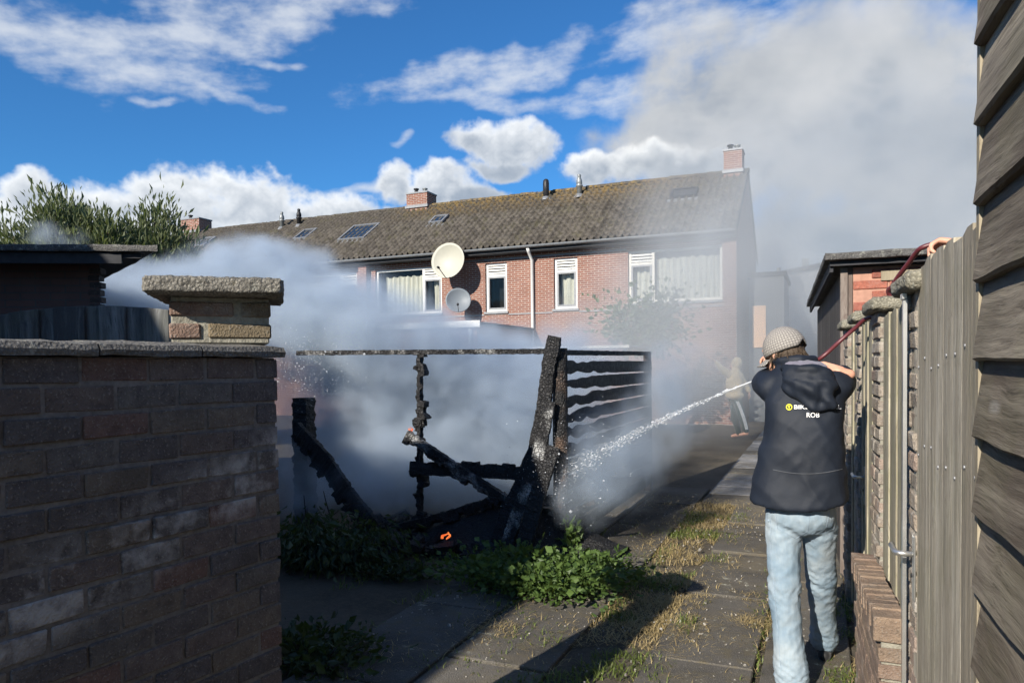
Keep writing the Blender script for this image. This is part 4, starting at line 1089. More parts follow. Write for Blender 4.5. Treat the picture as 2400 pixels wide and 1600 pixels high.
# heap of charred debris and ash on the ground
hp = MB(); rg = random.Random(3)
for k in range(420):
    px, py = rg.uniform(840, 1290), rg.gauss(1262, 20)
    p = onG(px, py); s_ = rg.uniform(.02, .085)
    M = Matrix.Translation(p + Vector((0, 0, rg.uniform(0, .10)))) @ Euler((rg.uniform(-.5, .5), rg.uniform(-.5, .5), rg.uniform(0, 6))).to_matrix().to_4x4()
    hp.box(-s_ * rg.uniform(.6, 2.2), s_ * rg.uniform(.6, 2.2), -s_ * .5, s_ * .5, -s_ * .4, s_ * .4, M, s_ * .18)
hp.build('charred_debris', M_char, kind='stuff', label='heap of charred scraps and ash under the burnt fence', cat='debris')
lm = MB()
for i in range(60):
    pass
mound = onG(1140, 1275)
mb = MB(); n = 26
mb.add([(mound.x + (i / n - .5) * 2.6, mound.y + (j / n - .5) * 1.1, -.03 + .46 * math.exp(-((i / n - .6) * 2.6) ** 2 / .7 - ((j / n - .5) * 1.1) ** 2 / .09) + .035 * nz((i * .5, j * .5, 0), 1)) for j in range(n + 1) for i in range(n + 1)],
       [(j * (n + 1) + i, j * (n + 1) + i + 1, (j + 1) * (n + 1) + i + 1, (j + 1) * (n + 1) + i) for j in range(n) for i in range(n)])
mb.build('ash_mound', M_char, smooth=True, kind='stuff', label='low mound of black ash below the burnt fence', cat='ash')
# flames
M_flame = emit('flame', ((.9, .10, .025), (1.0, .27, .07)), .75)
def flame(label, px, py, y, h, w_, seed, lean=.0):
    mb = MB(); base = B(px, py, y); rg = random.Random(seed)
    for k in range(4):
        x = base.x + rg.uniform(-w_, w_) * .5; hh = h * rg.uniform(.5, 1); r = w_ * rg.uniform(.05, .12)
        pts = []; rr = []
        for i in range(9):
            t = i / 8; pts.append((x + lean * hh * t + .35 * w_ * math.sin(t * 5 + k * 2) * t, y + rg.uniform(-.01, .01), base.z + hh * t)); rr.append(max(.0015, r * (math.sin(math.pi * (t * .8 + .18)) ** 1.3)))
        mb.tube(pts, rr, 7)
    return mb.build('flame', M_flame, smooth=True, label=label, cat='flame', group='small flames in the burnt yard')
flame('small orange flame low in the ash below the slanting beams', 1037, 1262, BY - .34, .07, .09, 2, .8)
flame('thin orange flame licking the ashen boards beside the corner post', 1256, 1262, BY - .02, .19, .05, 3, -.1)
flame('faint pink flame on the thin burnt post', 962, 1010, BY - .05, .05, .04, 4)
# bare twigs
M_twig = plain('dark_twig', (.05, .04, .032), .8)
tw = MB()
for pts in (((700, 1255), (760, 1225), (800, 1190), (826, 1172)), ((775, 1212), (765, 1180), (758, 1150)), ((710, 1250), (716, 1200), (712, 1160)), ((700, 1240), (770, 1228), (840, 1246)), ((805, 1186), (830, 1178), (848, 1180))):
    tw.tube([B(px, py, 5.6) for px, py in pts], [.008, .006, .004, .002][:len(pts)], 5)
tw.build('twig', M_twig, label='bare forked twigs sticking out of the dark shrub', cat='twigs')

# ================================================================== plants
M_weed = leafmat('weed_leaf', (.024, .050, .013), (.105, .165, .04), .25)
M_darkleaf = leafmat('dark_leaf', (.016, .030, .014), (.05, .075, .03), .2)
M_willow = leafmat('willow_leaf', (.060, .075, .038), (.19, .215, .12), .3)
M_vine = leafmat('vine_leaf', (.03, .06, .02), (.09, .14, .05), .3)
M_dryleaf = leafmat('dry_leaf', (.20, .12, .05), (.34, .24, .12), .2)
M_bark = plain('bark', (.07, .055, .04), .9, var=.4, scale=25, bmp=.6)
def leaves(P_, D, size, aspect, seed, tone=None, curl=.25):
    """diamond leaves, two triangles each with a fold"""
    r = np.random.RandomState(seed); n = len(P_)
    P_ = np.asarray(P_, float); D = np.asarray(D, float); D /= np.linalg.norm(D, axis=1)[:, None] + 1e-9
    S_ = r.normal(size=(n, 3)); S_ -= D * (S_ * D).sum(1)[:, None]; S_ /= np.linalg.norm(S_, axis=1)[:, None] + 1e-9
    N_ = np.cross(D, S_); L = (size * np.clip(r.lognormal(0, .38, n), .35, 2.0))[:, None]
    a = P_; b_ = P_ + D * L * .5 + S_ * L * aspect * .5 + N_ * L * curl * .3; c = P_ + D * L + N_ * L * -curl * .4; d = P_ + D * L * .5 - S_ * L * aspect * .5 + N_ * L * curl * .3
    V = np.stack([a, b_, c, d], 1).reshape(-1, 3)
    F = np.array([[0, 1, 2], [0, 2, 3]])[None] + (np.arange(n) * 4)[:, None, None]
    T = np.repeat(r.uniform(0, 1, n) if tone is None else np.clip(tone + r.normal(0, .15, n), 0, 1), 4)
    return V, F.reshape(-1, 3), T
def np_obj(name, parts, mat, parent=None, **kw):
    V = []; F = []; T = []; o = 0
    for v, f, t in parts: V.append(v); F.append(f + o); T.append(t); o += len(v)
    V = np.concatenate(V); F = np.concatenate(F); T = np.concatenate(T)
    me = bpy.data.meshes.new(name); me.from_pydata(V.tolist(), [], F.tolist())
    a = me.attributes.new('tone', 'FLOAT', 'POINT'); a.data.foreach_set('value', T.astype(np.float32))
    return link(name, me, mat, parent, **kw)
def shrub(name, label, cat, c, rad, h, n, size, aspect, mat, seed, stems=14, group=None, droop=0.0, stemmat=None):
    r = np.random.RandomState(seed); c = Vector(c)
    root = thing(name, label, cat, group, loc=c)
    ps = []; ds = []; sm = MB()
    for k in range(stems):
        a = r.uniform(0, 6.28); rr = r.uniform(.15, 1) ** .7
        end = np.array([rad[0] * rr * math.cos(a), rad[1] * rr * math.sin(a), h * r.uniform(.45, 1) * (1 - .35 * rr)])
        st = np.array([end[0] * .3, end[1] * .3, -.02]); mid = (st + end) / 2 + np.array([0, 0, h * .2])
        path_ = [st * (1 - t) ** 2 + 2 * mid * t * (1 - t) + end * t * t for t in np.linspace(0, 1, 7)]
        sm.tube([Vector(p) for p in path_], [.006 * (1 - .12 * i) for i in range(7)], 5)
        m = n // stems
        t = r.uniform(.15, 1.02, m); P_ = np.stack([(1 - t) ** 2, 2 * t * (1 - t), t * t], 1) @ np.stack([st, mid, end])
        off = r.normal(0, 1, (m, 3)) * np.array([rad[0] * .22, rad[1] * .22, h * .13]); off[:, 2] *= .8
        P_ = P_ + off; P_[:, 2] = np.maximum(P_[:, 2], .01)
        ps.append(P_); ds.append(off + r.normal(0, .05, (m, 3)) + np.array([0, 0, .03 - droop * .2]))
    np_obj('foliage', [leaves(np.concatenate(ps), np.concatenate(ds), size, aspect, seed)], mat, root)
    sm.build('stems', stemmat or M_bark, root)
    return root
M_stem = plain('green_stem', (.07, .11, .03), .7)
wc = onG(1255, 1385)
shrub('weed_clump', 'bright green leafy weeds at the foot of the charred corner post', 'weeds', (wc.x, wc.y + .08, 0), (.74, .46), .30, 5200, .040, .74, M_weed, 3, 80, 'weeds around the burnt fence', stemmat=M_stem)
w2 = onG(1338, 1312)
shrub('weed_clump', 'single tall nettle stem rising right of the charred corner post', 'weeds', (w2.x, w2.y, 0), (.09, .09), .44, 150, .055, .6, M_weed, 5, 5, 'weeds around the burnt fence', stemmat=M_stem)
w3 = onG(1395, 1335)
shrub('weed_clump', 'sparse small weeds on the earth right of the leafy mound', 'weeds', (w3.x, w3.y, 0), (.28, .2), .2, 320, .045, .6, M_weed, 6, 12, 'weeds around the burnt fence', stemmat=M_stem)
w4 = onG(745, 1330)
shrub('dark_shrub', 'low dark shrub in the shade between the garden wall and the burnt beams', 'shrub', (w4.x, w4.y + .1, 0), (.62, .45), .50, 3000, .06, .45, M_darkleaf, 7, 46, droop=1.0)
w5 = onG(730, 1560)
shrub('weed_clump', 'dark trailing weeds on the paving by the end of the garden wall', 'weeds', (w5.x, w5.y + .05, 0), (.42, .35), .2, 1200, .045, .6, M_darkleaf, 8, 26, 'weeds around the burnt fence')
w6 = onG(905, 1345)
shrub('weed_clump', 'low scrubby weeds in the ash left of the leafy mound', 'weeds', (w6.x, w6.y, 0), (.5, .25), .14, 900, .04, .5, M_darkleaf, 9, 24, 'weeds around the burnt fence')
v1 = onY(1530, 760, 17.2)
shrub('climbing_vine', 'tangled climbing vine in front of the end house, faded by smoke', 'vine', (v1.x, 17.2, 1.9), (1.25, .4), 1.8, 2400, .095, .75, M_vine, 10, 36)
# path-side trees beyond the shed
def willow(label, px, pybase, pytop, y, wid, seed, n=7000):
    c = onY(px, pybase, y); top = onY(px, pytop, y).z
    r = np.random.RandomState(seed)
    root = thing('willow_tree', label, 'tree', 'bushy willow trees behind the shed', loc=(c.x, y, 0))
    tr = MB().tube([(0, 0, -.05), (.05, 0, 1.0), (-.04, .05, 2.2)], [.16, .13, .09], 9)
    ps = []; ds = []; tn = []
    nb = 80
    for k in range(nb):
        a = r.uniform(0, 6.28); rr = r.uniform(0, 1) ** .6
        hz = 2.2 + (top - 2.2) * r.uniform(.35, 1.0) * (1 - .35 * rr * rr)
        end = np.array([wid * rr * math.cos(a), wid * .7 * rr * math.sin(a), hz]); st = np.array([0, 0, r.uniform(1.0, 2.2)])
        mid = st * .5 + end * .5 + np.array([end[0] * .25, end[1] * .25, -.1])
        ts = np.linspace(0, 1, 8); path_ = [(1 - t) ** 2 * st + 2 * t * (1 - t) * mid + t * t * end for t in ts]
        tr.tube([Vector(p) for p in path_], [.035 * (1 - .11 * i) for i in range(8)], 5)
        m = n // nb
        t = r.uniform(.3, 1.03, m) ** .8; P_ = np.stack([(1 - t) ** 2, 2 * t * (1 - t), t * t], 1) @ np.stack([st, mid, end])
        dirn = end - mid; dirn /= np.linalg.norm(dirn)
        off = r.normal(0, 1, (m, 3)) * np.array([.16, .16, .16]); P_ = P_ + off
        ps.append(P_); ds.append(dirn[None] * .7 + off * 1.6 + r.normal(0, .2, (m, 3)) + np.array([0, 0, .15])); tn.append(np.full(m, r.uniform(.15, .85)))
    np_obj('crown', [leaves(np.concatenate(ps), np.concatenate(ds), .125, .27, seed, np.concatenate(tn))], M_willow, root)
    tr.build('trunk', M_bark, root)
    return root
willow('tallest bushy willow behind the shed roof at the far left', 150, 600, 442, 9.0, 1.2, 21, 38000)
willow('middle willow of the three behind the shed roof', 268, 600, 488, 9.6, .9, 22, 22000)
willow('bright willow beside the far chimney, right of the other two', 368, 600, 476, 10.2, .9, 23, 24000)
willow('sparse low willow at the picture edge behind the shed roof', 40, 620, 545, 9.2, .8, 24, 5000)
d0 = onY(400, 590, 10.0)
shrub('drooping_shrub', 'drooping shrub with long pale leaves below the willows', 'shrub', (d0.x + .2, 10.0, 2.15), (1.5, .6), 1.0, 2600, .17, .2, M_willow, 25, 40, droop=2.2)
shrub('drooping_shrub', 'dry brown leaves hanging beside the far chimney', 'shrub', (d0.x + .6, 10.1, 2.6), (.75, .4), .9, 420, .16, .22, M_dryleaf, 26, 14, droop=1.6)

# ------------------------------------------------------------------ grass and straw
M_grass = leafmat('grass_blade', (.06, .085, .02), (.17, .21, .05), .25)
M_straw = leafmat('straw_blade', (.22, .16, .07), (.50, .39, .20), .2)
def blades(pts, h, lay_, seed, wid=.0035):
    r = np.random.RandomState(seed); n = len(pts); P_ = np.zeros((n, 3)); P_[:, :2] = pts; P_[:, 2] = -.012
    a = r.uniform(0, 6.28, n); L = h * r.uniform(.4, 1.35, n); la = np.clip(r.normal(lay_, .28, n), .05, 1.45)
    D = np.stack([np.cos(a) * np.sin(la), np.sin(a) * np.sin(la), np.cos(la)], 1); W_ = np.stack([-np.sin(a), np.cos(a), 0 * a], 1) * wid
    mid = P_ + D * L[:, None] * .55; tip = P_ + D * L[:, None] + np.stack([np.cos(a), np.sin(a), -1.0 + 0 * a], 1) * (L * .22)[:, None]
    tip[:, 2] = np.maximum(tip[:, 2], .016)
    V = np.stack([P_ - W_, P_ + W_, mid + W_ * .7, mid - W_ * .7, tip], 1).reshape(-1, 3)
    F = (np.array([[0, 1, 2], [0, 2, 3], [3, 2, 4]])[None] + (np.arange(n) * 5)[:, None, None]).reshape(-1, 3)
    return V, F, np.repeat(r.uniform(0, 1, n), 5)
r = np.random.RandomState(77)
def clus(cx, cy, sx, sy, n): return np.stack([r.normal(cx, sx, n), r.normal(cy, sy, n)], 1)
def patchy(x0, x1, y0, y1, n, sc, th, seed):
    P_ = np.stack([r.uniform(x0, x1, n * 3), r.uniform(y0, y1, n * 3)], 1)
    keep = [mnoise.noise(Vector((p[0] * sc, p[1] * sc, seed))) > th for p in P_]
    return P_[np.array(keep)][:n]
green = [patchy(-1.55, -.72, 2.6, 8.5, 4600, 2.2, .10, 1), patchy(-3.4, -1.2, 4.3, 7.5, 2600, 2.2, .05, 2), patchy(.02, .2, 2.8, 5.5, 900, 3, -.1, 3), clus(.10, 3.95, .06, .12, 700), clus(-1.65, 4.0, .10, .2, 250), patchy(-2.7, -1.3, 2.5, 5.2, 700, 3, .2, 9), clus(-.33, 5.2, .04, 1.0, 350), clus(-.3, 7.0, .06, .9, 500)]
dry = [patchy(-1.55, -.62, 2.6, 9.0, 7600, 1.5, .0, 4), clus(-1.02, 5.0, .12, .10, 500), clus(-1.0, 4.55, .14, .12, 500), clus(-1.8, 4.0, .09, .25, 420), clus(-1.95, 4.35, .10, .35, 500), patchy(-1.95, -1.0, 5.4, 9.0, 2600, 1.6, .0, 6), clus(-.33, 5.0, .03, 1.2, 350), clus(.12, 3.9, .06, .35, 500), patchy(.0, .22, 2.8, 6, 500, 3, -.1, 3), patchy(-.9, -.2, 2.7, 8.5, 2200, 2.0, .0, 11), patchy(-2.6, -1.3, 2.5, 6.0, 900, 2.4, .1, 15)]
tuft = onG(1765, 1462); dry.append(clus(tuft.x, tuft.y, .065, .055, 650)); tuft2 = onG(1760, 1400); dry.append(clus(tuft2.x, tuft2.y, .05, .05, 260))
tuft3 = onG(1590, 1365); dry.append(clus(tuft3.x, tuft3.y, .06, .06, 420)); tuft4 = onG(1170, 1480); dry.append(clus(tuft4.x, tuft4.y, .07, .07, 420))
np_obj('grass', [blades(np.concatenate(green), .065, .65, 5)], M_grass, kind='stuff', label='short green grass growing along the slab joints', cat='grass')
np_obj('dry_grass', [blades(np.concatenate(dry), .075, 1.05, 6, .0026)], M_straw, kind='stuff', label='dry yellow straw and withered grass beside the path', cat='grass')
# litter of small stones and chips
lt = MB(); rg = random.Random(9)
for k in range(900):
    x, y = rg.uniform(-2.6, .1), rg.uniform(2.6, 8.5) ** 1.0; s_ = rg.uniform(.002, .007) * (2 if rg.random() < .04 else 1)
    M = Matrix.Translation((x, y, .014)) @ Euler((rg.uniform(0, 3), rg.uniform(0, 3), rg.uniform(0, 3))).to_matrix().to_4x4()
    lt.box(-s_, s_, -s_ * .7, s_ * .7, -s_ * .5, s_ * .5, M, s_ * .2)
lt.build('gravel', plain('chips', (.30, .28, .25), .9, var=.5, scale=40), kind='stuff', label='scattered stone chips on the path', cat='gravel')

# ================================================================== dishes on the house
M_dish = plain('cream_dish', (.40, .385, .32), .5, var=.06, scale=4, bmp=.02)
M_dish2 = plain('grey_dish', (.16, .18, .20), .5, var=.06, scale=4, bmp=.02)
def dish(label, px, py, dia, y, normal, mat, arm):
    c = onY(px, py, y); root = thing('satellite_dish', label, 'dish', 'satellite dishes on the brick house', loc=c)
    z = Vector(normal).normalized(); q = z.to_track_quat('Z', 'Y').to_matrix().to_4x4()
    rr = dia / 2; prof = []
    for i in range(9): t = i / 8; prof.append((max(.001, rr * t), .16 * dia * t * t))
    prof2 = [(r_ * .995 + .004, z_ - .014) for r_, z_ in prof[::-1]]
    MB().lathe(prof + prof2, (0, 0, 0), 40, q).build('reflector', mat, root, smooth=True)
    wallp = Vector((0, HY - y - .02, -.10))
    lower = q @ Vector((0, 0, 0)); 
    downv = (Vector((0, 0, -1)) - z * z.dot(Vector((0, 0, -1)))).normalized()
    tip = downv * (rr * .75 * .9) + z * (dia * .62) + Vector((-.02, 0, 0))
    MB().tube([downv * rr * .98 + z * .10, downv * rr * 1.0 + z * .25, tip], .012, 8).build('feed_arm', M_black if mat is M_dish else M_lead, root, smooth=True)
    MB().lathe([(.02, -.05), (.035, -.03), (.035, .05), (.025, .08)], tip, 12, q).build('feed_horn', M_black, root, smooth=True)
    back = -z * .05
    MB().tube([back, back - z * .10 + Vector((0, 0, -.02)), wallp + Vector((0, -.25, -.10)), wallp], .022, 8).build('bracket', M_lead, root, smooth=True)
    return root
dish('large round cream satellite dish on the brick house wall', 1055, 614, 1.12, HY - .62, (.03, -1, .16), M_dish, 1)
dish('smaller grey satellite dish below the large cream one', 1074, 706, .78, HY - .60, (.42, -.80, .22), M_dish2, 1)
# clothes dryer in the garden
cdp = onY(1310, 850, 11.5)
cd_ = thing('clothes_dryer', 'folded-out white rotary clothes dryer in the smoky garden', 'dryer', loc=(cdp.x, 11.5, 0))
MB().tube([(0, 0, -.05), (0, 0, 1.75)], .022, 8).build('pole', M_alu, cd_, smooth=True)
for k in range(4):
    a = R(35 + 90 * k); MB().tube([(0, 0, 1.55), (1.0 * math.cos(a), 1.0 * math.sin(a), 1.86)], .011, 6).build('arm', M_white, cd_)
ln = MB()
for rr in (.45, .65, .85, .98):
    pts = [(rr * math.cos(R(35 + 90 * k)), rr * math.sin(R(35 + 90 * k)), 1.55 + .31 * rr) for k in range(5)]
    ln.tube(pts, .003, 4)
ln.build('line', M_white, cd_)
# ================================================================== people
def caps(mb, p0, r0, p1, r1, n=14, squash=None):
    """round cone from p0 to p1"""
    p0, p1 = Vector(p0), Vector(p1); d = p1 - p0; L = d.length
    if L < 1e-5: d = Vector((0, 0, 1)); L = 1e-5
    d.normalize(); a = d.orthogonal().normalized(); b_ = d.cross(a); rings = []
    for i in range(1, 6): t = -math.pi / 2 + (math.pi / 2) * i / 5; rings.append((p0 + d * (r0 * math.sin(t)), r0 * math.cos(t)))
    for i in range(0, 5): t = (math.pi / 2) * i / 5; rings.append((p1 + d * (r1 * math.sin(t)), r1 * math.cos(t)))
    mb.ring_loft([[c + (a * math.cos(6.2832 * k / n) + b_ * math.sin(6.2832 * k / n)) * max(r, .0005) for k in range(n)] for c, r in rings])
def chain(mb, pts, rads, n=14):
    for (p, q), (r, s) in zip(zip(pts, pts[1:]), zip(rads, rads[1:])): caps(mb, p, r, q, s, n)
def ell(mb, c, rad, rot=None, n=20):
    c = Vector(c); M = rot.to_matrix() if rot is not None else Matrix.Identity(3)
    rings = []
    for i in range(1, n): 
        t = -math.pi / 2 + math.pi * i / n
        rings.append([c + M @ Vector((rad[0] * math.cos(t) * math.cos(6.2832 * k / 24), rad[1] * math.cos(t) * math.sin(6.2832 * k / 24), rad[2] * math.sin(t))) for k in range(24)])
    mb.ring_loft(rings)
def remesh(mb, name, mat, parent, voxel=.01, smooth=6, disp=None, offset=(0, 0, 0)):
    me = mb.mesh('tmp'); o = bpy.data.objects.new('tmp', me); C.objects.link(o)
    bm = bmesh.new(); bm.from_mesh(me); bmesh.ops.recalc_face_normals(bm, faces=bm.faces[:]); bm.to_mesh(me); bm.free()
    m = o.modifiers.new('r', 'REMESH'); m.mode = 'VOXEL'; m.voxel_size = voxel
    if smooth: s = o.modifiers.new('s', 'SMOOTH'); s.factor = .5; s.iterations = smooth
    dg = bpy.context.evaluated_depsgraph_get()
    out = bpy.data.meshes.new_from_object(o.evaluated_get(dg)); bpy.data.objects.remove(o); out.name = name
    out.materials.clear()
    if disp is not None:
        for v, nn in zip(out.vertices, [Vector(x.vector) for x in out.vertex_normals]):
            v.co += nn * disp(v.co)
    off = Vector(offset)
    if off.length > 0:
        for v in out.vertices: v.co -= off
    return link(name, out, mat, parent, smooth=True)
def hand(mb, wrist, direction, palm_n, size=1.0, curl=1.0, side=1, spread=.2):
    """palm, four jointed fingers of unequal length and an opposed thumb"""
    w_ = Vector(wrist); d = Vector(direction).normalized(); n = Vector(palm_n); n = (n - d * n.dot(d)).normalized(); s = d.cross(n) * side
    k = size
    for t in (-.030, -.010, .010, .030): caps(mb, w_ + s * t * .6 * k, .014 * k, w_ + d * .085 * k + s * t * k, .0115 * k, 10)
    caps(mb, w_ - d * .03 * k, .023 * k, w_ + d * .02 * k, .022 * k, 12)
    for j, (t, L) in enumerate(((-.031, .078), (-.011, .090), (.010, .086), (.030, .066))):
        p = w_ + d * .088 * k + s * t * k; dirn = (d + s * t * spread * 6).normalized(); ang = 0
        r = .0095 * k
        for q, f in enumerate((.45, .32, .23)):
            ang += curl * (.75, 1.0, .8)[q]
            v = dirn * math.cos(ang) + n * math.sin(ang)
            e = p + v * L * f * k; caps(mb, p, r, e, r * .90, 10); p = e; r *= .90
    p = w_ + d * .025 * k - s * .030 * k
    v1 = (d * .6 - s * .65 + n * .45).normalized(); e = p + v1 * .042 * k; caps(mb, p, .013 * k, e, .011 * k, 10)
    v2 = (d * .75 + n * .75 * min(1, curl) - s * .1 + s * .35 * curl).normalized(); e2 = e + v2 * .034 * k; caps(mb, e, .011 * k, e2, .009 * k, 10)
    caps(mb, e2, .009 * k, e2 + (v2 + s * .4 * curl).normalized() * .024 * k, .0075 * k, 10)
def head(mb, c, face, k=1.0):
    c = Vector(c); f = Vector(face).normalized(); upv = Vector((0, 0, 1)); s = f.cross(upv).normalized(); u = s.cross(f)
    M = Matrix((s, f, u)).transposed(); e = M.to_4x4().to_euler()
    def L(x, y, z): return c + (s * x + f * y + u * z) * k
    ell(mb, c + u * .02 * k, (.076 * k, .096 * k, .098 * k), e); ell(mb, L(0, .025, -.045), (.060 * k, .068 * k, .072 * k), e)
    caps(mb, L(0, .05, -.095), .026 * k, L(0, .06, -.10), .024 * k)
    caps(mb, L(0, .093, .012), .010 * k, L(0, .112, -.028), .014 * k, 10)
    for x in (-1, 1):
        caps(mb, L(.012 * x, .100, -.030), .008 * k, L(.014 * x, .102, -.030), .008 * k, 8)
        ell(mb, L(.079 * x, -.004, -.012), (.010 * k, .020 * k, .032 * k), e)
        caps(mb, L(.018 * x, .092, .028), .010 * k, L(.05 * x, .080, .026), .010 * k, 8)
    caps(mb, L(-.020, .090, -.060), .007 * k, L(.020, .090, -.060), .007 * k, 8); caps(mb, L(-.016, .088, -.071), .008 * k, L(.016, .088, -.071), .008 * k, 8)
    return L
def face_marks(par, L, skinlip):
    m = MB()
    for x in (-1, 1): caps(m, L(.033 * x, .083, .010), .008, L(.036 * x, .083, .010), .008, 10)
    m.build('eyes', M_black, par)
    m = MB()
    for x in (-1, 1): caps(m, L(.018 * x, .094, .034), .004, L(.048 * x, .082, .034), .0035, 8)
    m.build('eyebrows', M_hair, par)
def skin_material():
    m, g, b, o = new_mat('skin'); p = pos(g); n = g.noise(p, 40, 4); n2 = g.noise(p, 9, 3)
    c = g.mix(g.mr(n2, .35, .65), (.56, .29, .20), (.66, .38, .27)); c = g.mix(g.mr(n, .5, .75, 0, .4), c, (.58, .24, .17))
    g.set(b.inputs['Base Color'], c); g.set(b.inputs['Roughness'], .5); b.inputs['Subsurface Weight'].default_value = .12; b.inputs['Subsurface Radius'].default_value = (.02, .008, .004)
    bump(g, b, n, .15, .003); return m
M_skin = skin_material()
def fabric(name, col, var=.2, scale=6, rough=.85, weave=700, bmp=.15, sheen=.2):
    m, g, b, o = new_mat(name); p = pos(g); n = g.noise(p, scale, 4); wv = g.noise(p, weave, 2)
    c = g.mix(g.mr(n, .3, .7), tuple(x * (1 - var) for x in col), tuple(min(1, x * (1 + var)) for x in col))
    g.set(b.inputs['Base Color'], c); g.set(b.inputs['Roughness'], rough); b.inputs['Sheen Weight'].default_value = sheen
    bump(g, b, g.m('ADD', g.noise(p, 14, 3), g.m('MULTIPLY', wv, .25)), bmp, .01); return m
M_jacket = fabric('black_softshell', (.010, .014, .023), .2, 5, .62, 900, .25, .0)
M_lining = fabric('grey_lilac_lining', (.16, .15, .19), .25, 30, .9)
M_shoe = fabric('black_shoe', (.012, .012, .013), .3, 10, .6)
M_hair = plain('brown_hair', (.06, .042, .028), .6, var=.5, scale=120, bmp=.5)
def denim():
    m, g, b, o = new_mat('pale_denim'); p = pos(g); x, y, z = g.sep(p)[:3]
    n = g.noise(p, 7, 5); n2 = g.noise(g.vm('MULTIPLY', p, (1, 1, .35)), 45, 4); tw_ = g.noise(p, 600, 2)
    c = g.mix(g.mr(n, .32, .68), (.195, .27, .335), (.34, .40, .44)); c = g.mix(g.mr(n2, .35, .7, .4, 0), c, (.145, .21, .28))
    c = g.mix(g.m('MULTIPLY', g.mr(g.noise(p, 3.4, 3), .48, .66),   .55), c, (.38, .395, .38))
    g.set(b.inputs['Base Color'], c); g.set(b.inputs['Roughness'], .9)
    bump(g, b, g.m('ADD', g.noise(g.vm('MULTIPLY', p, (1, 1, .55)), 17, 4), g.m('MULTIPLY', tw_, .15)), .55, .012); return m
M_denim = denim()
M_seam = plain('denim_seam', (.24, .30, .36), .9)
def cap_material():
    m, g, b, o = new_mat('patterned_cap_canvas'); tc = g.n('ShaderNodeTexCoord').outputs['Object']; x, y, z = g.sep(tc)[:3]
    u = g.m('MULTIPLY', g.m('ARCTAN2', y, x), .098); v = g.m('MULTIPLY', g.m('ARCSINE', g.m('MINIMUM', g.m('DIVIDE', z, .102), 1.0)), .105)
    k = 1 / .027
    a = g.m('MULTIPLY', g.m('ADD', u, v), k); c_ = g.m('MULTIPLY', g.m('SUBTRACT', u, v), k)
    fa = g.m('ABSOLUTE', g.m('SUBTRACT', g.m('FRACT', a), .5)); fb_ = g.m('ABSOLUTE', g.m('SUBTRACT', g.m('FRACT', c_), .5))
    ring = g.m('SQRT', g.m('ADD', g.m('POWER', fa, 2.0), g.m('POWER', fb_, 2.0)))
    line = g.m('MAXIMUM', g.mr(g.m('ABSOLUTE', g.m('SUBTRACT', ring, .40)), .05, .10, 1, 0), g.mr(g.m('MINIMUM', fa, fb_), .03, .07, .55, 0))
    dots = g.mr(ring, .10, .15, .5, 0)
    col = g.mix(g.m('MAXIMUM', line, dots), (.36, .335, .305), (.075, .07, .068))
    g.set(b.inputs['Base Color'], col); g.set(b.inputs['Roughness'], .8); bump(g, b, g.noise(tc, 500, 2), .2, .003); return m
M_capcloth = cap_material()
M_red = plain('red_ribbon', (.35, .015, .03), .7, var=.1); M_green = plain('green_ribbon', (.012, .03, .035), .7, var=.1)

# ---- the man with the hose
MO = Vector((-.09, 3.88, 0))
man = thing('person', 'person in black hooded jacket, pale jeans and patterned cap aiming a hose', 'person', loc=MO)
bodyb = MB()
HC = Vector((-.090, .125, 1.705)); FACE = Vector((-.86, .48, -.16))
Lh = head(bodyb, HC, FACE)
caps(bodyb, (-.03, .06, 1.50), .060, (-.07, .10, 1.64), .055)
ell(bodyb, (.012, .03, 1.36), (.15, .10, .24)); ell(bodyb, (-.005, .0, 1.0), (.14, .10, .14))
for s_, pts in ((-1, [(-.14, .05, 1.50), (-.172, .17, 1.535), (-.13, .30, 1.600)]), (1, [(.155, .05, 1.50), (.178, .17, 1.545), (.185, .055, 1.598)])):
    chain(bodyb, pts, [.052, .042, .030])
hand(bodyb, (-.13, .305, 1.605), (-.25, .35, .5), (-.8, .5, -.3), 1.0, 1.0, 1)
hand(bodyb, (.190, .035, 1.600), (-.88, -.30, .20), (-.25, .75, -.55), 1.12, .80, -1)
legs = {-1: [(-.082, .0, .92), (-.080, -.012, .48), (-.044, -.02, .07)], 1: [(.080, .01, .92), (.092, .22, .50), (.106, .47, .10)]}
for s_ in legs: chain(bodyb, legs[s_], [.066, .046, .036])
for s_, (fx, fy) in ((-1, (-.044, -.01)), (1, (.106, .47))): chain(bodyb, [(fx, fy, .06), (fx + .015 * s_, fy + .14, .035)], [.038, .028])
body = remesh(bodyb, 'body', M_skin, man, .0055, 4)
face_marks(body, Lh, None)
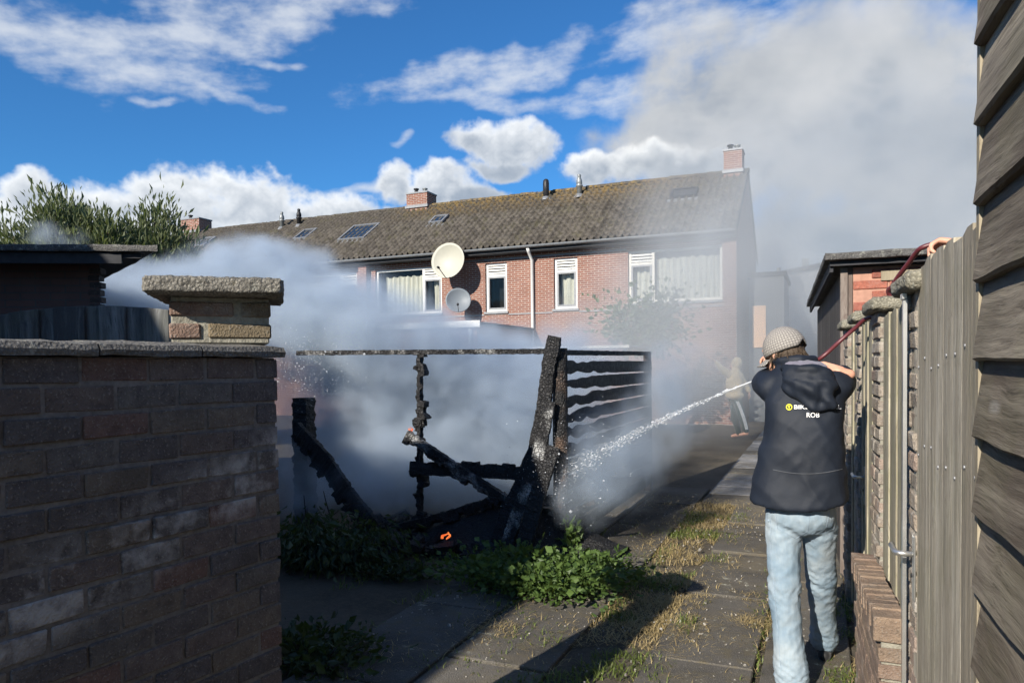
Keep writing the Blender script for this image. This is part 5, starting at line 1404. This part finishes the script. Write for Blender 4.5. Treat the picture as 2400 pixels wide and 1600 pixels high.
# jacket
def folds(q):
    x, y, z = q
    back = 1.0 if y < .02 else .4
    rd = lambda a, b_, c: 1 - 2.2 * abs(mnoise.noise(Vector((a, b_, c))))
    f = .008 * rd(x * 4, y * 4, z * 6 + x * 7) + .003 * rd(x * 9 + 4, y * 9, z * 11 - x * 9)
    f += .006 * rd(x * 5 - 2, y * 3, z * 11 + abs(x) * 9) * max(0, 1 - abs(z - 1.2) / .2)
    return f - .003
jb = MB(); rings = []
for z, cu, cw, a, b_ in ((.968, -.014, .0, .228, .172), (.985, -.014, .0, .230, .174), (1.06, -.012, .0, .216, .164), (1.14, -.006, .0, .205, .156), (1.24, .002, .004, .192, .150), (1.35, .012, .012, .180, .146), (1.45, .016, .022, .182, .142), (1.53, .018, .036, .186, .130), (1.59, .012, .055, .165, .110), (1.63, -.005, .07, .12, .09), (1.665, -.03, .085, .085, .075)):
    ring = []
    for k in range(40):
        t = 2 * math.pi * k / 40; ct, st = math.cos(t), math.sin(t)
        ex = .82
        ring.append(Vector((cu + a * math.copysign(abs(ct) ** ex, ct), cw + b_ * math.copysign(abs(st) ** ex, st), z + ((.012 * math.cos(t) - .035 * max(0, -st) ** 2) if z < 1.0 else 0))))
    rings.append(ring)
jb.ring_loft(rings)
chain(jb, [(-.13, .04, 1.53), (-.178, .15, 1.545), (-.178, .19, 1.55), (-.135, .285, 1.60)], [.082, .070, .066, .048])
chain(jb, [(.15, .03, 1.53), (.178, .13, 1.545), (.182, .16, 1.55), (.188, .07, 1.592)], [.085, .075, .064, .047])
for k in range(9):                                  # stand-up collar
    a = R(150 + 27 * k); a2 = R(150 + 27 * (k + 1))
    caps(jb, (-.035 + .088 * math.cos(a), .085 + .078 * math.sin(a), 1.665), .024, (-.035 + .088 * math.cos(a2), .085 + .078 * math.sin(a2), 1.665), .024, 10)
jacket = remesh(jb, 'jacket', M_jacket, man, .0095, 4, folds)
# hood lying on the back
hb_ = MB()
ell(hb_, (.035, -.085, 1.545), (.128, .070, .085)); ell(hb_, (.03, -.080, 1.60), (.120, .055, .045))
caps(hb_, (.045, -.115, 1.53), .06, (.060, -.130, 1.440), .024); caps(hb_, (.10, -.10, 1.53), .05, (.135, -.118, 1.440), .026); caps(hb_, (.0, -.11, 1.53), .05, (.045, -.130, 1.445), .02); caps(hb_, (.055, -.132, 1.438), .022, (.135, -.120, 1.438), .022)
pts = [(-.085, -.02, 1.628), (-.06, -.075, 1.627), (.0, -.115, 1.622), (.06, -.12, 1.618), (.11, -.085, 1.612), (.135, -.03, 1.60)]
chain(hb_, pts, [.018, .02, .022, .022, .02, .016])
hood = remesh(hb_, 'hood', M_jacket, jacket, .008, 4, lambda q: .006 * mnoise.noise(q * 11) + .004 * mnoise.noise(q * 27) + .006 * math.sin(q.z * 70 + q.x * 45) * (1 if q.z < 1.57 else 0))
lb = MB(); ell(lb, (.022, -.040, 1.638), (.100, .066, .020), Euler((R(14), R(3), 0))); 
remesh(lb, 'hood_lining', M_lining, hood, .006, 2, lambda q: .006 * mnoise.noise(q * 40))
bj = BVHTree.FromPolygons([v.co.copy() for v in jacket.data.vertices], [tuple(p.vertices) for p in jacket.data.polygons])
def on_jacket(px, py, lift=.003, tree=bj, org=MO):
    v = ray(px, py).normalized(); o = Vector((0, 0, 1.65)) - org
    h = tree.ray_cast(o, v)
    if h[0] is None: return None
    return h[0] - v * lift
def jacket_line(name, pxs, rad, mat, par):
    pts = [on_jacket(x, y, .001) for x, y in pxs]; pts = [p for p in pts if p is not None]
    if len(pts) > 1: MB().tube(pts, rad, 6).build(name, mat, par)
M_piping = plain('grey_piping', (.07, .075, .085), .7)
jacket_line('back_seam', [(1812 + 162 * t, 1083 + 24 * math.sin(math.pi * (.2 + .62 * t)) + 3) for t in [i / 20 for i in range(21)]], .0022, M_piping, jacket)
M_print = plain('white_print', (.80, .80, .80), .6, var=.03); M_printy = plain('yellow_print', (.75, .68, .03), .6, var=.03)
def text_on(txt, px, py, hpx, wscale, mat, name, bold=.0):
    cu = bpy.data.curves.new(name, 'FONT'); cu.body = txt; cu.size = 1; cu.align_x = 'LEFT'; cu.offset = bold; cu.resolution_u = 4
    o = bpy.data.objects.new('tmp', cu); C.objects.link(o); dg = bpy.context.evaluated_depsgraph_get()
    me = bpy.data.meshes.new_from_object(o.evaluated_get(dg)); bpy.data.objects.remove(o)
    bm = bmesh.new(); bm.from_mesh(me); bmesh.ops.triangulate(bm, faces=bm.faces[:])
    bmesh.ops.subdivide_edges(bm, edges=[e for e in bm.edges if e.calc_length() > .15], cuts=2, use_grid_fill=False); bmesh.ops.triangulate(bm, faces=bm.faces[:])
    h = .70
    for v in bm.verts:
        p = on_jacket(px + v.co.x / h * hpx * wscale, py - v.co.y / h * hpx, .004)
        v.co = p if p is not None else Vector((0, 0, 1.2))
    bm.to_mesh(me); bm.free(); me.materials.clear()
    return link(name, me, mat, jacket)
text_on('BIKE TOTAAL', 1860, 958, 9.5, 1.35, M_print, 'jacket_lettering', .012)
text_on('ROB', 1889.5, 977.5, 11, 1.0, M_print, 'jacket_name', .010)
def ring_on(px, py, r0, r1, mat, name):
    mb = MB(); n = 28; vs = []
    for k in range(n):
        a = 2 * math.pi * k / n
        for r_ in (r0, r1): vs.append(on_jacket(px + r_ * math.cos(a), py + r_ * math.sin(a), .004))
    mb.add(vs, [(2 * k, 2 * k + 1, 2 * ((k + 1) % n) + 1, 2 * ((k + 1) % n)) for k in range(n)]); return mb.build(name, mat, jacket)
ring_on(1849.5, 953.5, 5.2, 7.4, M_printy, 'emblem_ring')
mb = MB()
for pl in (((-3, -3.6), (-1.2, -3.6), (.2, -.6), (-1, 1.0)), ((3, -3.6), (1.2, -3.6), (-.2, -.6), (1, 1.0)), ((-1, 0), (1, 0), (.9, 4), (-.9, 4))):
    mb.add([on_jacket(1849.5 + x, 953.5 + y, .005) for x, y in pl], [(0, 1, 2, 3)])
mb.build('emblem', M_printy, jacket)
# jeans
def ridge(x, y, z): return 1 - 2.2 * abs(mnoise.noise(Vector((x, y, z))))
def jfold(q):
    x, y, z = q
    f = .0045 * ridge(x * 7 + 3, y * 7, z * 8 + x * 9) + .003 * ridge(x * 15, y * 15 + 5, z * 19 - x * 14)
    kz = math.exp(-((z - .50) / .10) ** 2) + 1.3 * math.exp(-((z - .10) / .09) ** 2) + .9 * math.exp(-((z - .80) / .06) ** 2)
    f += kz * (.0055 * ridge(x * 10, y * 10, z * 26 + x * 16 + 2) + .003 * ridge(x * 22, y * 22, z * 44 - x * 20))
    return f - .002
tb = MB()
ell(tb, (-.002, .0, .98), (.166, .128, .12)); ell(tb, (-.002, -.012, .90), (.160, .118, .11))
chain(tb, [(-.082, .0, .90), (-.084, -.01, .70), (-.080, -.012, .48), (-.064, -.015, .28), (-.044, -.02, .05)], [.088, .079, .073, .071, .077])
chain(tb, [(.078, .01, .90), (.084, .11, .70), (.092, .22, .50), (.099, .35, .30), (.106, .47, .11)], [.086, .077, .069, .065, .067])
jeans = remesh(tb, 'jeans', M_denim, man, .0085, 3, jfold)
bt_ = BVHTree.FromPolygons([v.co.copy() for v in jeans.data.vertices], [tuple(p.vertices) for p in jeans.data.polygons])
def jeans_line(name, pxs, rad=.0016, mat=M_seam):
    pts = []
    for (x0, y0), (x1, y1) in zip(pxs, pxs[1:]):
        for i in range(8): 
            p = on_jacket(x0 + (x1 - x0) * i / 8, y0 + (y1 - y0) * i / 8, .0008, bt_)
            if p is not None: pts.append(p)
    if len(pts) > 3: MB().tube(pts, rad, 5).build(name, mat, jeans)
jeans_line('pocket_stitching', [(1818, 1186), (1822, 1238), (1866, 1262), (1893, 1244), (1898, 1198)])
jeans_line('pocket_stitching', [(1944, 1198), (1935, 1246), (1952, 1262)])
jeans_line('side_seam', [(1805, 1200), (1808, 1300), (1818, 1420), (1832, 1590)])
jeans_line('rivet', [(1801, 1218), (1803, 1222)], .006)
sb_ = MB()
for fx, fy, s_ in ((-.036, -.01, -1), (.088, .04, 1)):
    chain(sb_, [(fx, fy - .05, .035), (fx + .01 * s_, fy + .06, .04), (fx + .02 * s_, fy + .17, .03)], [.036, .042, .032]); caps(sb_, (fx, fy - .02, .04), .04, (fx, fy, .10), .036)
    
for s_, nm in ((0, 'shoe'), (1, 'shoe')):
    b2 = MB(); fx, fy, q = ((-.044, -.01, -1), (.106, .47, 1))[s_]
    chain(b2, [(fx, fy - .05, .036), (fx + .01 * q, fy + .06, .040), (fx + .02 * q, fy + .17, .033)], [.036, .042, .033]); caps(b2, (fx, fy - .02, .04), .04, (fx, fy, .09), .036)
    remesh(b2, nm, M_shoe, man, .007, 3)
# cap, set on the head at its own tilt so the pattern follows the crown
CC = HC + Vector((.006, -.004, .022))
fdir = Vector((FACE.x, FACE.y, 0)).normalized()
n_ = (Vector((0, 0, 1)) + fdir * .32 + Vector((-.05, 0, 0))).normalized(); fx_ = (fdir - n_ * fdir.dot(n_)).normalized(); sx_ = n_.cross(fx_)
capM4 = Matrix((fx_, sx_, n_)).transposed().to_4x4(); capM4.translation = CC
cmb = MB(); prof = []
nseg = 40
vs = []; lev = 12
for i in range(lev + 1):
    t = (i / lev) * (math.pi / 2 * 1.12) - .19
    for k in range(nseg):
        a = 2 * math.pi * k / nseg
        r_ = 1.0 + .012 * (abs(math.cos(a * 3)))
        ct = max(.002, math.cos(t))
        z = .112 * math.sin(t)
        # arched opening over the nape
        if abs(((a - math.pi + math.pi) % (2 * math.pi)) - math.pi) < .42 and i < 3: z += .030 * (1 - abs(((a) % (2 * math.pi)) - math.pi) / .42) * (1 - i / 3)
        vs.append((.110 * ct * math.cos(a) * r_, .092 * ct * math.sin(a) * r_, z))
cmb.add(vs, [(i * nseg + k, i * nseg + (k + 1) % nseg, (i + 1) * nseg + (k + 1) % nseg, (i + 1) * nseg + k) for i in range(lev) for k in range(nseg)])
crown_me = cmb.mesh('cap'); crown_me.polygons.foreach_set('use_smooth', [True] * len(crown_me.polygons))
capo = link('cap', crown_me, M_capcloth, man); capo.matrix_local = capM4
md = capo.modifiers.new('thick', 'SOLIDIFY'); md.thickness = .003; md.offset = 1
bb = MB(); vs = []; nb2 = 18
for j in range(7):
    for k in range(nb2 + 1):
        a = -1.05 + 2.1 * k / nb2; e = j / 6
        r0x, r0y = .106 * math.cos(a), .088 * math.sin(a)
        vs.append((r0x + e * .070 * math.cos(a) ** 1.0, r0y * (1 + e * .05), -.020 - .020 * e - .030 * math.sin(a) ** 2))
bb.add(vs, [(j * (nb2 + 1) + k, j * (nb2 + 1) + k + 1, (j + 1) * (nb2 + 1) + k + 1, (j + 1) * (nb2 + 1) + k) for j in range(6) for k in range(nb2)])
brim = bb.build('brim', M_capcloth, capo, smooth=True); brim.modifiers.new('thick', 'SOLIDIFY').thickness = .005
for nm, z0, z1, mt in (('ribbon', -.002, .008, M_red), ('ribbon', .0085, .0165, M_green), ('ribbon', -.0105, -.0025, M_green)):
    rb = MB(); vs = []
    for k in range(13):
        a = -1.75 + .95 * k / 12
        for z in (z0, z1): vs.append((.1165 * math.cos(a), .0985 * math.sin(a), z))
    rb.add(vs, [(2 * k, 2 * k + 2, 2 * k + 3, 2 * k + 1) for k in range(12)]); rb.build(nm, mt, capo)
bt2 = MB(); ell(bt2, (0, 0, .114), (.008, .008, .004)); bt2.build('cap_button', M_black, capo, smooth=True)
hr_ = MB(); ell(hr_, HC + Vector((.030, -.030, -.010)), (.080, .070, .072)); 
hair = remesh(hr_, 'hair', M_hair, man, .006, 1, lambda q: .006 * mnoise.noise(q * 60) + .004 * mnoise.noise(q * 140))
rgh = np.random.RandomState(4); nh_ = 260
th = rgh.uniform(0, 6.28, nh_); ph = rgh.uniform(-.6, .5, nh_)
hd = np.stack([np.cos(ph) * np.cos(th), np.cos(ph) * np.sin(th), np.sin(ph)], 1); hp_ = np.array(HC + Vector((.030, -.030, -.010)))[None] + hd * np.array([.078, .068, .070])
np_obj('hair_strands', [leaves(hp_, hd * .4 + np.array([0.1, -.3, -.9]), .04, .08, 5)], M_hair, hair)

# ---- person far down the path, tan hooded coat
M_tan = fabric('tan_coat', (.50, .39, .23), .15, 8, .9); M_trk = fabric('dark_green_trousers', (.02, .045, .035), .2, 8)
FD = 15.5
def F_(px, py, dd=0): return atd(px, py, FD + dd)
fo = onG(1738, 1030); FPO = Vector((fo.x, fo.y, 0))
fp = thing('person', 'person in tan hooded coat and striped dark trousers striding and pointing down the alley', 'person', loc=FPO)
def Lf(px, py, dd=0): return F_(px, py, dd) - FPO
fbm_ = MB(); head(fbm_, Lf(1725, 856), (-.75, -.1, 0)); caps(fbm_, Lf(1722, 880), .05, Lf(1724, 862), .05)
ell(fbm_, Lf(1722, 900), (.15, .10, .26)); chain(fbm_, [Lf(1712, 880), Lf(1692, 864, -.1), Lf(1676, 846, -.15)], [.045, .04, .03]); hand(fbm_, Lf(1676, 846, -.15), (-.6, -.2, .6), (0, 0, -1), 1.0, .35)
chain(fbm_, [Lf(1732, 880), Lf(1746, 905, .1), Lf(1756, 918, .1)], [.045, .04, .03]); hand(fbm_, Lf(1756, 918, .1), (.2, .1, -.9), (-1, 0, 0), 1.0, .5)
knee1, ank1 = Lf(1738, 975), Lf(1751, 1015, .1); knee2, ank2 = Lf(1722, 980, .25), Lf(1732, 1018, .5)
chain(fbm_, [Lf(1726, 932), knee1, ank1], [.08, .055, .04]); chain(fbm_, [Lf(1720, 932, .1), knee2, ank2], [.08, .055, .04])
chain(fbm_, [ank1, ank1 + Vector((-.14, -.05, -.03))], [.04, .032]); chain(fbm_, [ank2, ank2 + Vector((-.14, -.04, -.03))], [.04, .032])
remesh(fbm_, 'body', M_skin, fp, .009, 3)
cb_ = MB(); ell(cb_, Lf(1721, 902), (.19, .15, .27)); ell(cb_, Lf(1721, 926), (.20, .15, .10)); ell(cb_, Lf(1727, 851), (.115, .125, .135)); caps(cb_, Lf(1724, 866), .10, Lf(1722, 885), .14)
chain(cb_, [Lf(1712, 880), Lf(1692, 864, -.1), Lf(1680, 850, -.14)], [.085, .072, .055]); chain(cb_, [Lf(1732, 880), Lf(1747, 904, .1), Lf(1754, 914, .1)], [.085, .07, .055])
remesh(cb_, 'coat', M_tan, fp, .018, 3, lambda q: .014 * mnoise.noise(q * 8) + .008 * mnoise.noise(q * 20))
tb_ = MB(); ell(tb_, Lf(1722, 932, .05), (.15, .12, .12)); chain(tb_, [Lf(1726, 932), knee1, Lf(1749, 1008, .08)], [.10, .08, .062]); chain(tb_, [Lf(1720, 932, .1), knee2, Lf(1731, 1012, .45)], [.10, .08, .062])
trs = remesh(tb_, 'trousers', M_trk, fp, .016, 3, lambda q: .008 * mnoise.noise(q * 12))
for k in range(3):
    mb = MB(); off = (k - 1) * 2.6
    pts = []
    tt = BVHTree.FromPolygons([v.co.copy() for v in trs.data.vertices], [tuple(p.vertices) for p in trs.data.polygons])
    for i in range(14):
        t = i / 13; px = 1728 + off + 22 * t + 2 * math.sin(t * 3); py = 940 + 66 * t
        p = on_jacket(px, py, .004, tt, FPO)
        if p is not None: pts.append(p)
    if len(pts) > 2: MB().tube(pts, .008, 5).build('white_stripe', M_print, trs)

# ---- person behind the fence: only the raised arm shows
AO = Vector((.98, 2.62, 0))
ap = thing('person', 'person in black jacket behind the fence, one bare hand gripping the hose overhead', 'person', loc=AO)
def La(x, y, z): return Vector((x, y, z)) - AO
ab = MB(); head(ab, La(.98, 2.62, 1.78), (-.6, .8, .1)); caps(ab, La(.98, 2.60, 1.50), .058, La(.98, 2.61, 1.68), .055); ell(ab, La(.98, 2.6, 1.30), (.17, .11, .28)); ell(ab, La(.98, 2.6, .95), (.15, .11, .14))
wr = Vector((.53, 3.30, 2.100))
chain(ab, [La(.90, 2.72, 1.55), La(.74, 3.02, 1.90), wr - AO], [.055, .045, .030])
hand(ab, wr - AO, (-.82, .28, .18), (-.30, -.25, -.92), 1.12, 1.05, 1)
chain(ab, [La(1.15, 2.55, 1.50), La(1.22, 2.55, 1.20), La(1.18, 2.62, .95)], [.055, .045, .03]); hand(ab, La(1.18, 2.62, .95), (0, .2, -1), (-1, 0, 0), 1.0, .5)
for x in (.90, 1.07): chain(ab, [La(x, 2.6, .9), La(x, 2.62, .5), La(x, 2.6, .08)], [.08, .058, .042]); chain(ab, [La(x, 2.6, .06), La(x, 2.74, .035)], [.04, .03])
remesh(ab, 'body', M_skin, ap, .0055, 3)
js = MB(); ell(js, La(.98, 2.6, 1.30), (.21, .15, .28)); ell(js, La(.98, 2.6, 1.02), (.19, .14, .12)); ell(js, La(.98, 2.6, 1.52), (.19, .12, .09))
chain(js, [La(.90, 2.72, 1.53), La(.76, 3.00, 1.87), La(.74, 3.03, 1.90), La(.575, 3.24, 2.080)], [.095, .08, .078, .062]); chain(js, [La(1.15, 2.55, 1.50), La(1.23, 2.55, 1.20), La(1.19, 2.62, 1.0)], [.09, .075, .055])
remesh(js, 'jacket', M_jacket, ap, .011, 3, lambda q: .010 * mnoise.noise(q * 14) + .006 * mnoise.noise(q * 30))
ts_ = MB()
for x in (.90, 1.07): chain(ts_, [La(x, 2.6, .92), La(x, 2.62, .5), La(x, 2.6, .10)], [.10, .078, .066])
remesh(ts_, 'trousers', M_trk, ap, .012, 2); hb2 = MB(); ell(hb2, La(.99, 2.59, 1.82), (.086, .10, .09)); remesh(hb2, 'hair', M_hair, ap, .008, 1, lambda q: .006 * mnoise.noise(q * 60))
for x in (.90, 1.07):
    b2 = MB(); chain(b2, [La(x, 2.56, .036), La(x, 2.66, .040), La(x, 2.77, .033)], [.036, .042, .033]); remesh(b2, 'shoe', M_shoe, ap, .009, 2)

# ---- hose and water
M_hose = plain('red_rubber_hose', (.11, .022, .027), .42, var=.15, scale=30, bmp=.05, spec=.5)
def smooth_path(pts, n=8):
    pts = [Vector(p) for p in pts]; out = []
    for i in range(len(pts) - 1):
        a, b_, c, d = pts[max(0, i - 1)], pts[i], pts[i + 1], pts[min(len(pts) - 1, i + 2)]
        for k in range(n):
            t = k / n; out.append(.5 * ((2 * b_) + (c - a) * t + (2 * a - 5 * b_ + 4 * c - d) * t * t + (3 * b_ - a - 3 * c + d) * t ** 3))
    return out + [pts[-1]]
NZ = MO + Vector((-.205, .40, 1.575))
hpts = [NZ, MO + Vector((-.13, .36, 1.60)), MO + Vector((-.03, .30, 1.60)), MO + Vector((.06, .20, 1.655)), atd(1935, 830, 3.72), atd(1969, 799, 3.72), atd(2003, 770, 3.68), atd(2036, 745, 3.60), fpt(.06, 3.90, 1.84), fpt(.16, 3.78, 1.70), fpt(.19, 3.66, 1.74),
        atd(2088, 696, 3.25), atd(2093, 669, 3.2), atd(2107, 646, 3.15), atd(2130, 616, 3.08), atd(2145, 595, 3.03), atd(2160, 581, 2.99), atd(2189, 573, 2.96), atd(2208, 583, 2.90), atd(2222, 598, 2.84), fpt(.16, 3.0, 1.85), fpt(.2, 2.9, 1.2), fpt(.35, 2.8, .05), fpt(1.1, 3.0, .012)]
MB().tube(smooth_path(hpts), .0105, 10).build('garden_hose', M_hose, smooth=True, label='dark red rubber hose looping over the fence pillars to the man', cat='hose')
nzl = thing('hose_nozzle', 'black spray nozzle on the hose end in front of the man', 'nozzle', loc=NZ)
tgt = onY(1330, 1110, BY - .15)
sdirn = (tgt - NZ); sdirn.z += .18; sdirn.normalize()
MB().tube([-sdirn * .09, sdirn * -.02, sdirn * .02], [.015, .017, .010], 10).build('barrel', M_black, nzl, smooth=True)
m_w, gw_, bw_, ow_ = new_mat('water_drops')
gw_.set(bw_.inputs['Base Color'], (.9, .93, .95)); gw_.set(bw_.inputs['Roughness'], .15); bw_.inputs['Specular IOR Level'].default_value = .8
_t = gw_.n('ShaderNodeBsdfTransparent'); _m = gw_.n('ShaderNodeMixShader', None, Fac=.55); gw_.nt.links.new(bw_.outputs[0], _m.inputs[1]); gw_.nt.links.new(_t.outputs[0], _m.inputs[2]); gw_.nt.links.new(_m.outputs[0], ow_.inputs[0])
M_water = m_w
def drops(P_, rad, seed, stretch=None):
    r_ = np.random.RandomState(seed); n = len(P_); o = np.array([[1, 0, 0], [-1, 0, 0], [0, 1, 0], [0, -1, 0], [0, 0, 1], [0, 0, -1]], float)
    f = np.array([[0, 2, 4], [2, 1, 4], [1, 3, 4], [3, 0, 4], [2, 0, 5], [1, 2, 5], [3, 1, 5], [0, 3, 5]])
    R_ = rad * r_.lognormal(0, .55, n); q = o[None] * R_[:, None, None]
    if stretch is not None:
        d = stretch / np.linalg.norm(stretch); q = q + (q @ d)[..., None] * d * 2.2
    return (P_[:, None] + q).reshape(-1, 3), (f[None] + (np.arange(n) * 6)[:, None, None]).reshape(-1, 3), np.repeat(r_.uniform(0, 1, n), 6)
rw = np.random.RandomState(12); n = 2300
t = rw.beta(1.5, 1.15, n); base = np.array(NZ)[None] + (np.array(tgt) - np.array(NZ))[None] * t[:, None]; base[:, 2] += .20 * t * (1 - t) * 1.0
spr = .003 + .060 * t ** 1.8; base += rw.normal(0, 1, (n, 3)) * spr[:, None] * np.array([.8, .8, .75]); 
jet = [drops(base, .0014, 1, np.array(sdirn))]
core = MB(); cp = [Vector(np.array(NZ) + (np.array(tgt) - np.array(NZ)) * tt_) + Vector((0, 0, .20 * tt_ * (1 - tt_))) for tt_ in np.linspace(0, .14, 14)]
n2_ = 1100; sp = np.array(tgt)[None] + rw.normal(0, 1, (n2_, 3)) * np.array([.26, .12, .22]) + np.array([-.05, -.02, .03]); jet.append(drops(sp, .0018, 2))
np_obj('water_jet', jet, M_water, kind='stuff', label='white jet of water drops sprayed from the hose onto the burnt fence', cat='water')
core.tube(cp, [.0045 + .002 * i / 13 for i in range(14)], 8).build('water_stream', M_water, smooth=True, kind='stuff', label='solid start of the water jet leaving the nozzle', cat='water')
s2 = np.array(atd(700, 860, 6.2)); n3_ = 1500
np_obj('water_spray', [drops(s2[None] + rw.normal(0, 1, (n3_, 3)) * np.array([.22, .25, .16]), .0019, 3)], M_water, kind='stuff', label='fine sparkling spray in the smoke beside the garden wall', cat='water')
# ================================================================== smoke
def smoke_volume(name, label, lo, hi, vox, puffs, nscale, warp_amt, th, col, dens, gain=1.0, detail=5.0, aniso=.1, contrast=2.0, warp_scale=.55):
    nt = bpy.data.node_groups.new(name + '_field', 'GeometryNodeTree'); g = G(nt)
    nt.interface.new_socket('Geometry', in_out='OUTPUT', socket_type='NodeSocketGeometry')
    p = g.n('GeometryNodeInputPosition').outputs[0]
    wn = g.n('ShaderNodeTexNoise', None, Vector=p, Scale=warp_scale, Detail=3.0).outputs['Color']
    wp = g.vm('ADD', p, g.scale(g.vm('SUBTRACT', wn, (.5, .5, .5)), warp_amt))
    wn2 = g.n('ShaderNodeTexNoise', None, Vector=p, Scale=warp_scale * 3.6, Detail=3.0).outputs['Color']
    wp = g.vm('ADD', wp, g.scale(g.vm('SUBTRACT', wn2, (.5, .5, .5)), warp_amt * .45))
    tot = None
    for (c, r_, wt) in puffs:
        q = g.vm('DIVIDE', g.vm('SUBTRACT', wp, tuple(c)), tuple(r_))
        d = g.vm('LENGTH', q, out=1)
        v = g.m('MULTIPLY', g.mr(d, .25, 1.0, 1.0, 0.0, smooth=True), wt)
        tot = v if tot is None else g.m('ADD', tot, v)
    n = g.m('ADD', g.m('MULTIPLY', g.noise(wp, nscale, detail, .60), .54), g.m('MULTIPLY', g.noise(wp, nscale * 3.3, 3.0, .62), .46))
    f = g.m('MULTIPLY', tot, g.m('POWER', g.mr(n, .30, .70, .04, 1.55), contrast))
    f = g.m('MAXIMUM', g.m('SUBTRACT', f, th), 0.0)
    # nothing below the ground, thin out near it
    f = g.m('MULTIPLY', f, g.mr(g.sep(p)[2], .0, .12))
    f = g.m('MULTIPLY', f, gain)
    res = [max(4, int((b - a) / vox)) for a, b in zip(lo, hi)]
    vc = g.n('GeometryNodeVolumeCube', None, Density=f, Min=tuple(lo), Max=tuple(hi))
    for k, r_ in zip(('Resolution X', 'Resolution Y', 'Resolution Z'), res): vc.inputs[k].default_value = r_
    m = bpy.data.materials.new(name); m.use_nodes = True; m.node_tree.nodes.clear(); mg = G(m.node_tree)
    pv = mg.n('ShaderNodeVolumePrincipled', None, Color=(*col, 1), Density=dens, Anisotropy=aniso)
    pv.inputs['Density Attribute'].default_value = 'density'
    o_ = mg.n('ShaderNodeOutputMaterial'); m.node_tree.links.new(pv.outputs[0], o_.inputs['Volume'])
    sm = g.n('GeometryNodeSetMaterial', None, Geometry=vc.outputs[0], Material=m)
    go = g.n('NodeGroupOutput'); nt.links.new(sm.outputs[0], go.inputs[0])
    me = bpy.data.meshes.new(name); o = bpy.data.objects.new(name, me); C.objects.link(o)
    md = o.modifiers.new('field', 'NODES'); md.node_group = nt
    return tag(o, label, 'smoke', None, 'stuff')
A_ = atd
main = [
    (A_(350, 700, 9.0), (1.5, 1.1, .80), 1.1), (A_(540, 680, 9.2), (1.4, 1.0, .85), 1.3), (A_(650, 690, 9.0), (1.3, 1.0, .78), 1.3),
    (A_(770, 740, 8.6), (1.2, 1.0, .80), 1.25), (A_(900, 800, 8.2), (1.3, 1.0, .62), 1.0), (A_(710, 840, 8.6), (1.2, 1.2, .8), .7),
    (A_(820, 1000, 8.6), (1.4, 1.1, 1.0), .6), (A_(1030, 920, 8.6), (1.7, 1.5, 1.0), .75), (A_(1130, 1090, 7.9), (1.4, 1.1, .9), .75), (A_(1200, 950, 8.4), (1.3, 1.3, 1.0), .55),
    (A_(930, 1130, 7.6), (1.0, .9, .7), .65), (A_(690, 1130, 7.6), (.8, .7, .5), .4),
    (A_(1440, 1060, 6.8), (.62, .85, .70), 1.1), (A_(1390, 1160, 6.4), (.46, .6, .40), 1.0), (A_(1530, 970, 7.8), (.7, 1.0, .7), .6), (A_(1580, 900, 9.0), (.7, 1.2, .8), .25),
    (A_(1230, 850, 9.0), (1.9, 1.8, .75), .40), (A_(120, 690, 6.0), (.8, .35, .45), .30), (A_(260, 720, 5.6), (.7, .45, .4), .30), (A_(140, 560, 10.5), (.6, .6, .4), .5),
    (Vector((-5.2, 9.5, .9)), (5.0, 4.6, 1.9), .22), (A_(560, 600, 9.4), (1.2, .9, .35), .6)]
smoke_volume('smoke', 'dense pale smoke billowing over the burnt yard', (-11.5, 4.6, 0.0), (.6, 14.5, 4.4), .072, main, 1.3, .9, .09, (.63, .71, .80), 4.8, contrast=2.2)
veil = [(A_(1850, 720, 25), (2.6, 2.6, 3.4), 1.3), (A_(1745, 560, 19), (1.6, 2.4, 2.2), .8), (A_(1560, 640, 16), (2.4, 1.6, 2.2), .7), (A_(1600, 760, 14), (2.6, 3.0, 2.4), 1.0), (A_(1690, 900, 13), (1.4, 2.6, 1.4), .55), (A_(1640, 520, 15), (2.6, 2.5, 2.6), .6), (A_(1850, 560, 16), (2.6, 3, 3.4), .65), (A_(2000, 300, 17), (4.0, 3, 4.0), .30),
        (A_(2200, 420, 17), (4.0, 3, 4.0), .30), (A_(1480, 830, 12), (2.4, 2.4, 1.4), .8), (A_(1890, 780, 14), (1.6, 3.0, 1.8), .45)]
smoke_volume('smoke_veil', 'thin grey smoke drifting across the end house and up into the sky', (-7.5, 7.5, 0.0), (9.5, 29.5, 13.5), .32, veil, .30, 2.2, .03, (.77, .79, .80), .34, detail=4.0, contrast=1.0, warp_scale=.22)
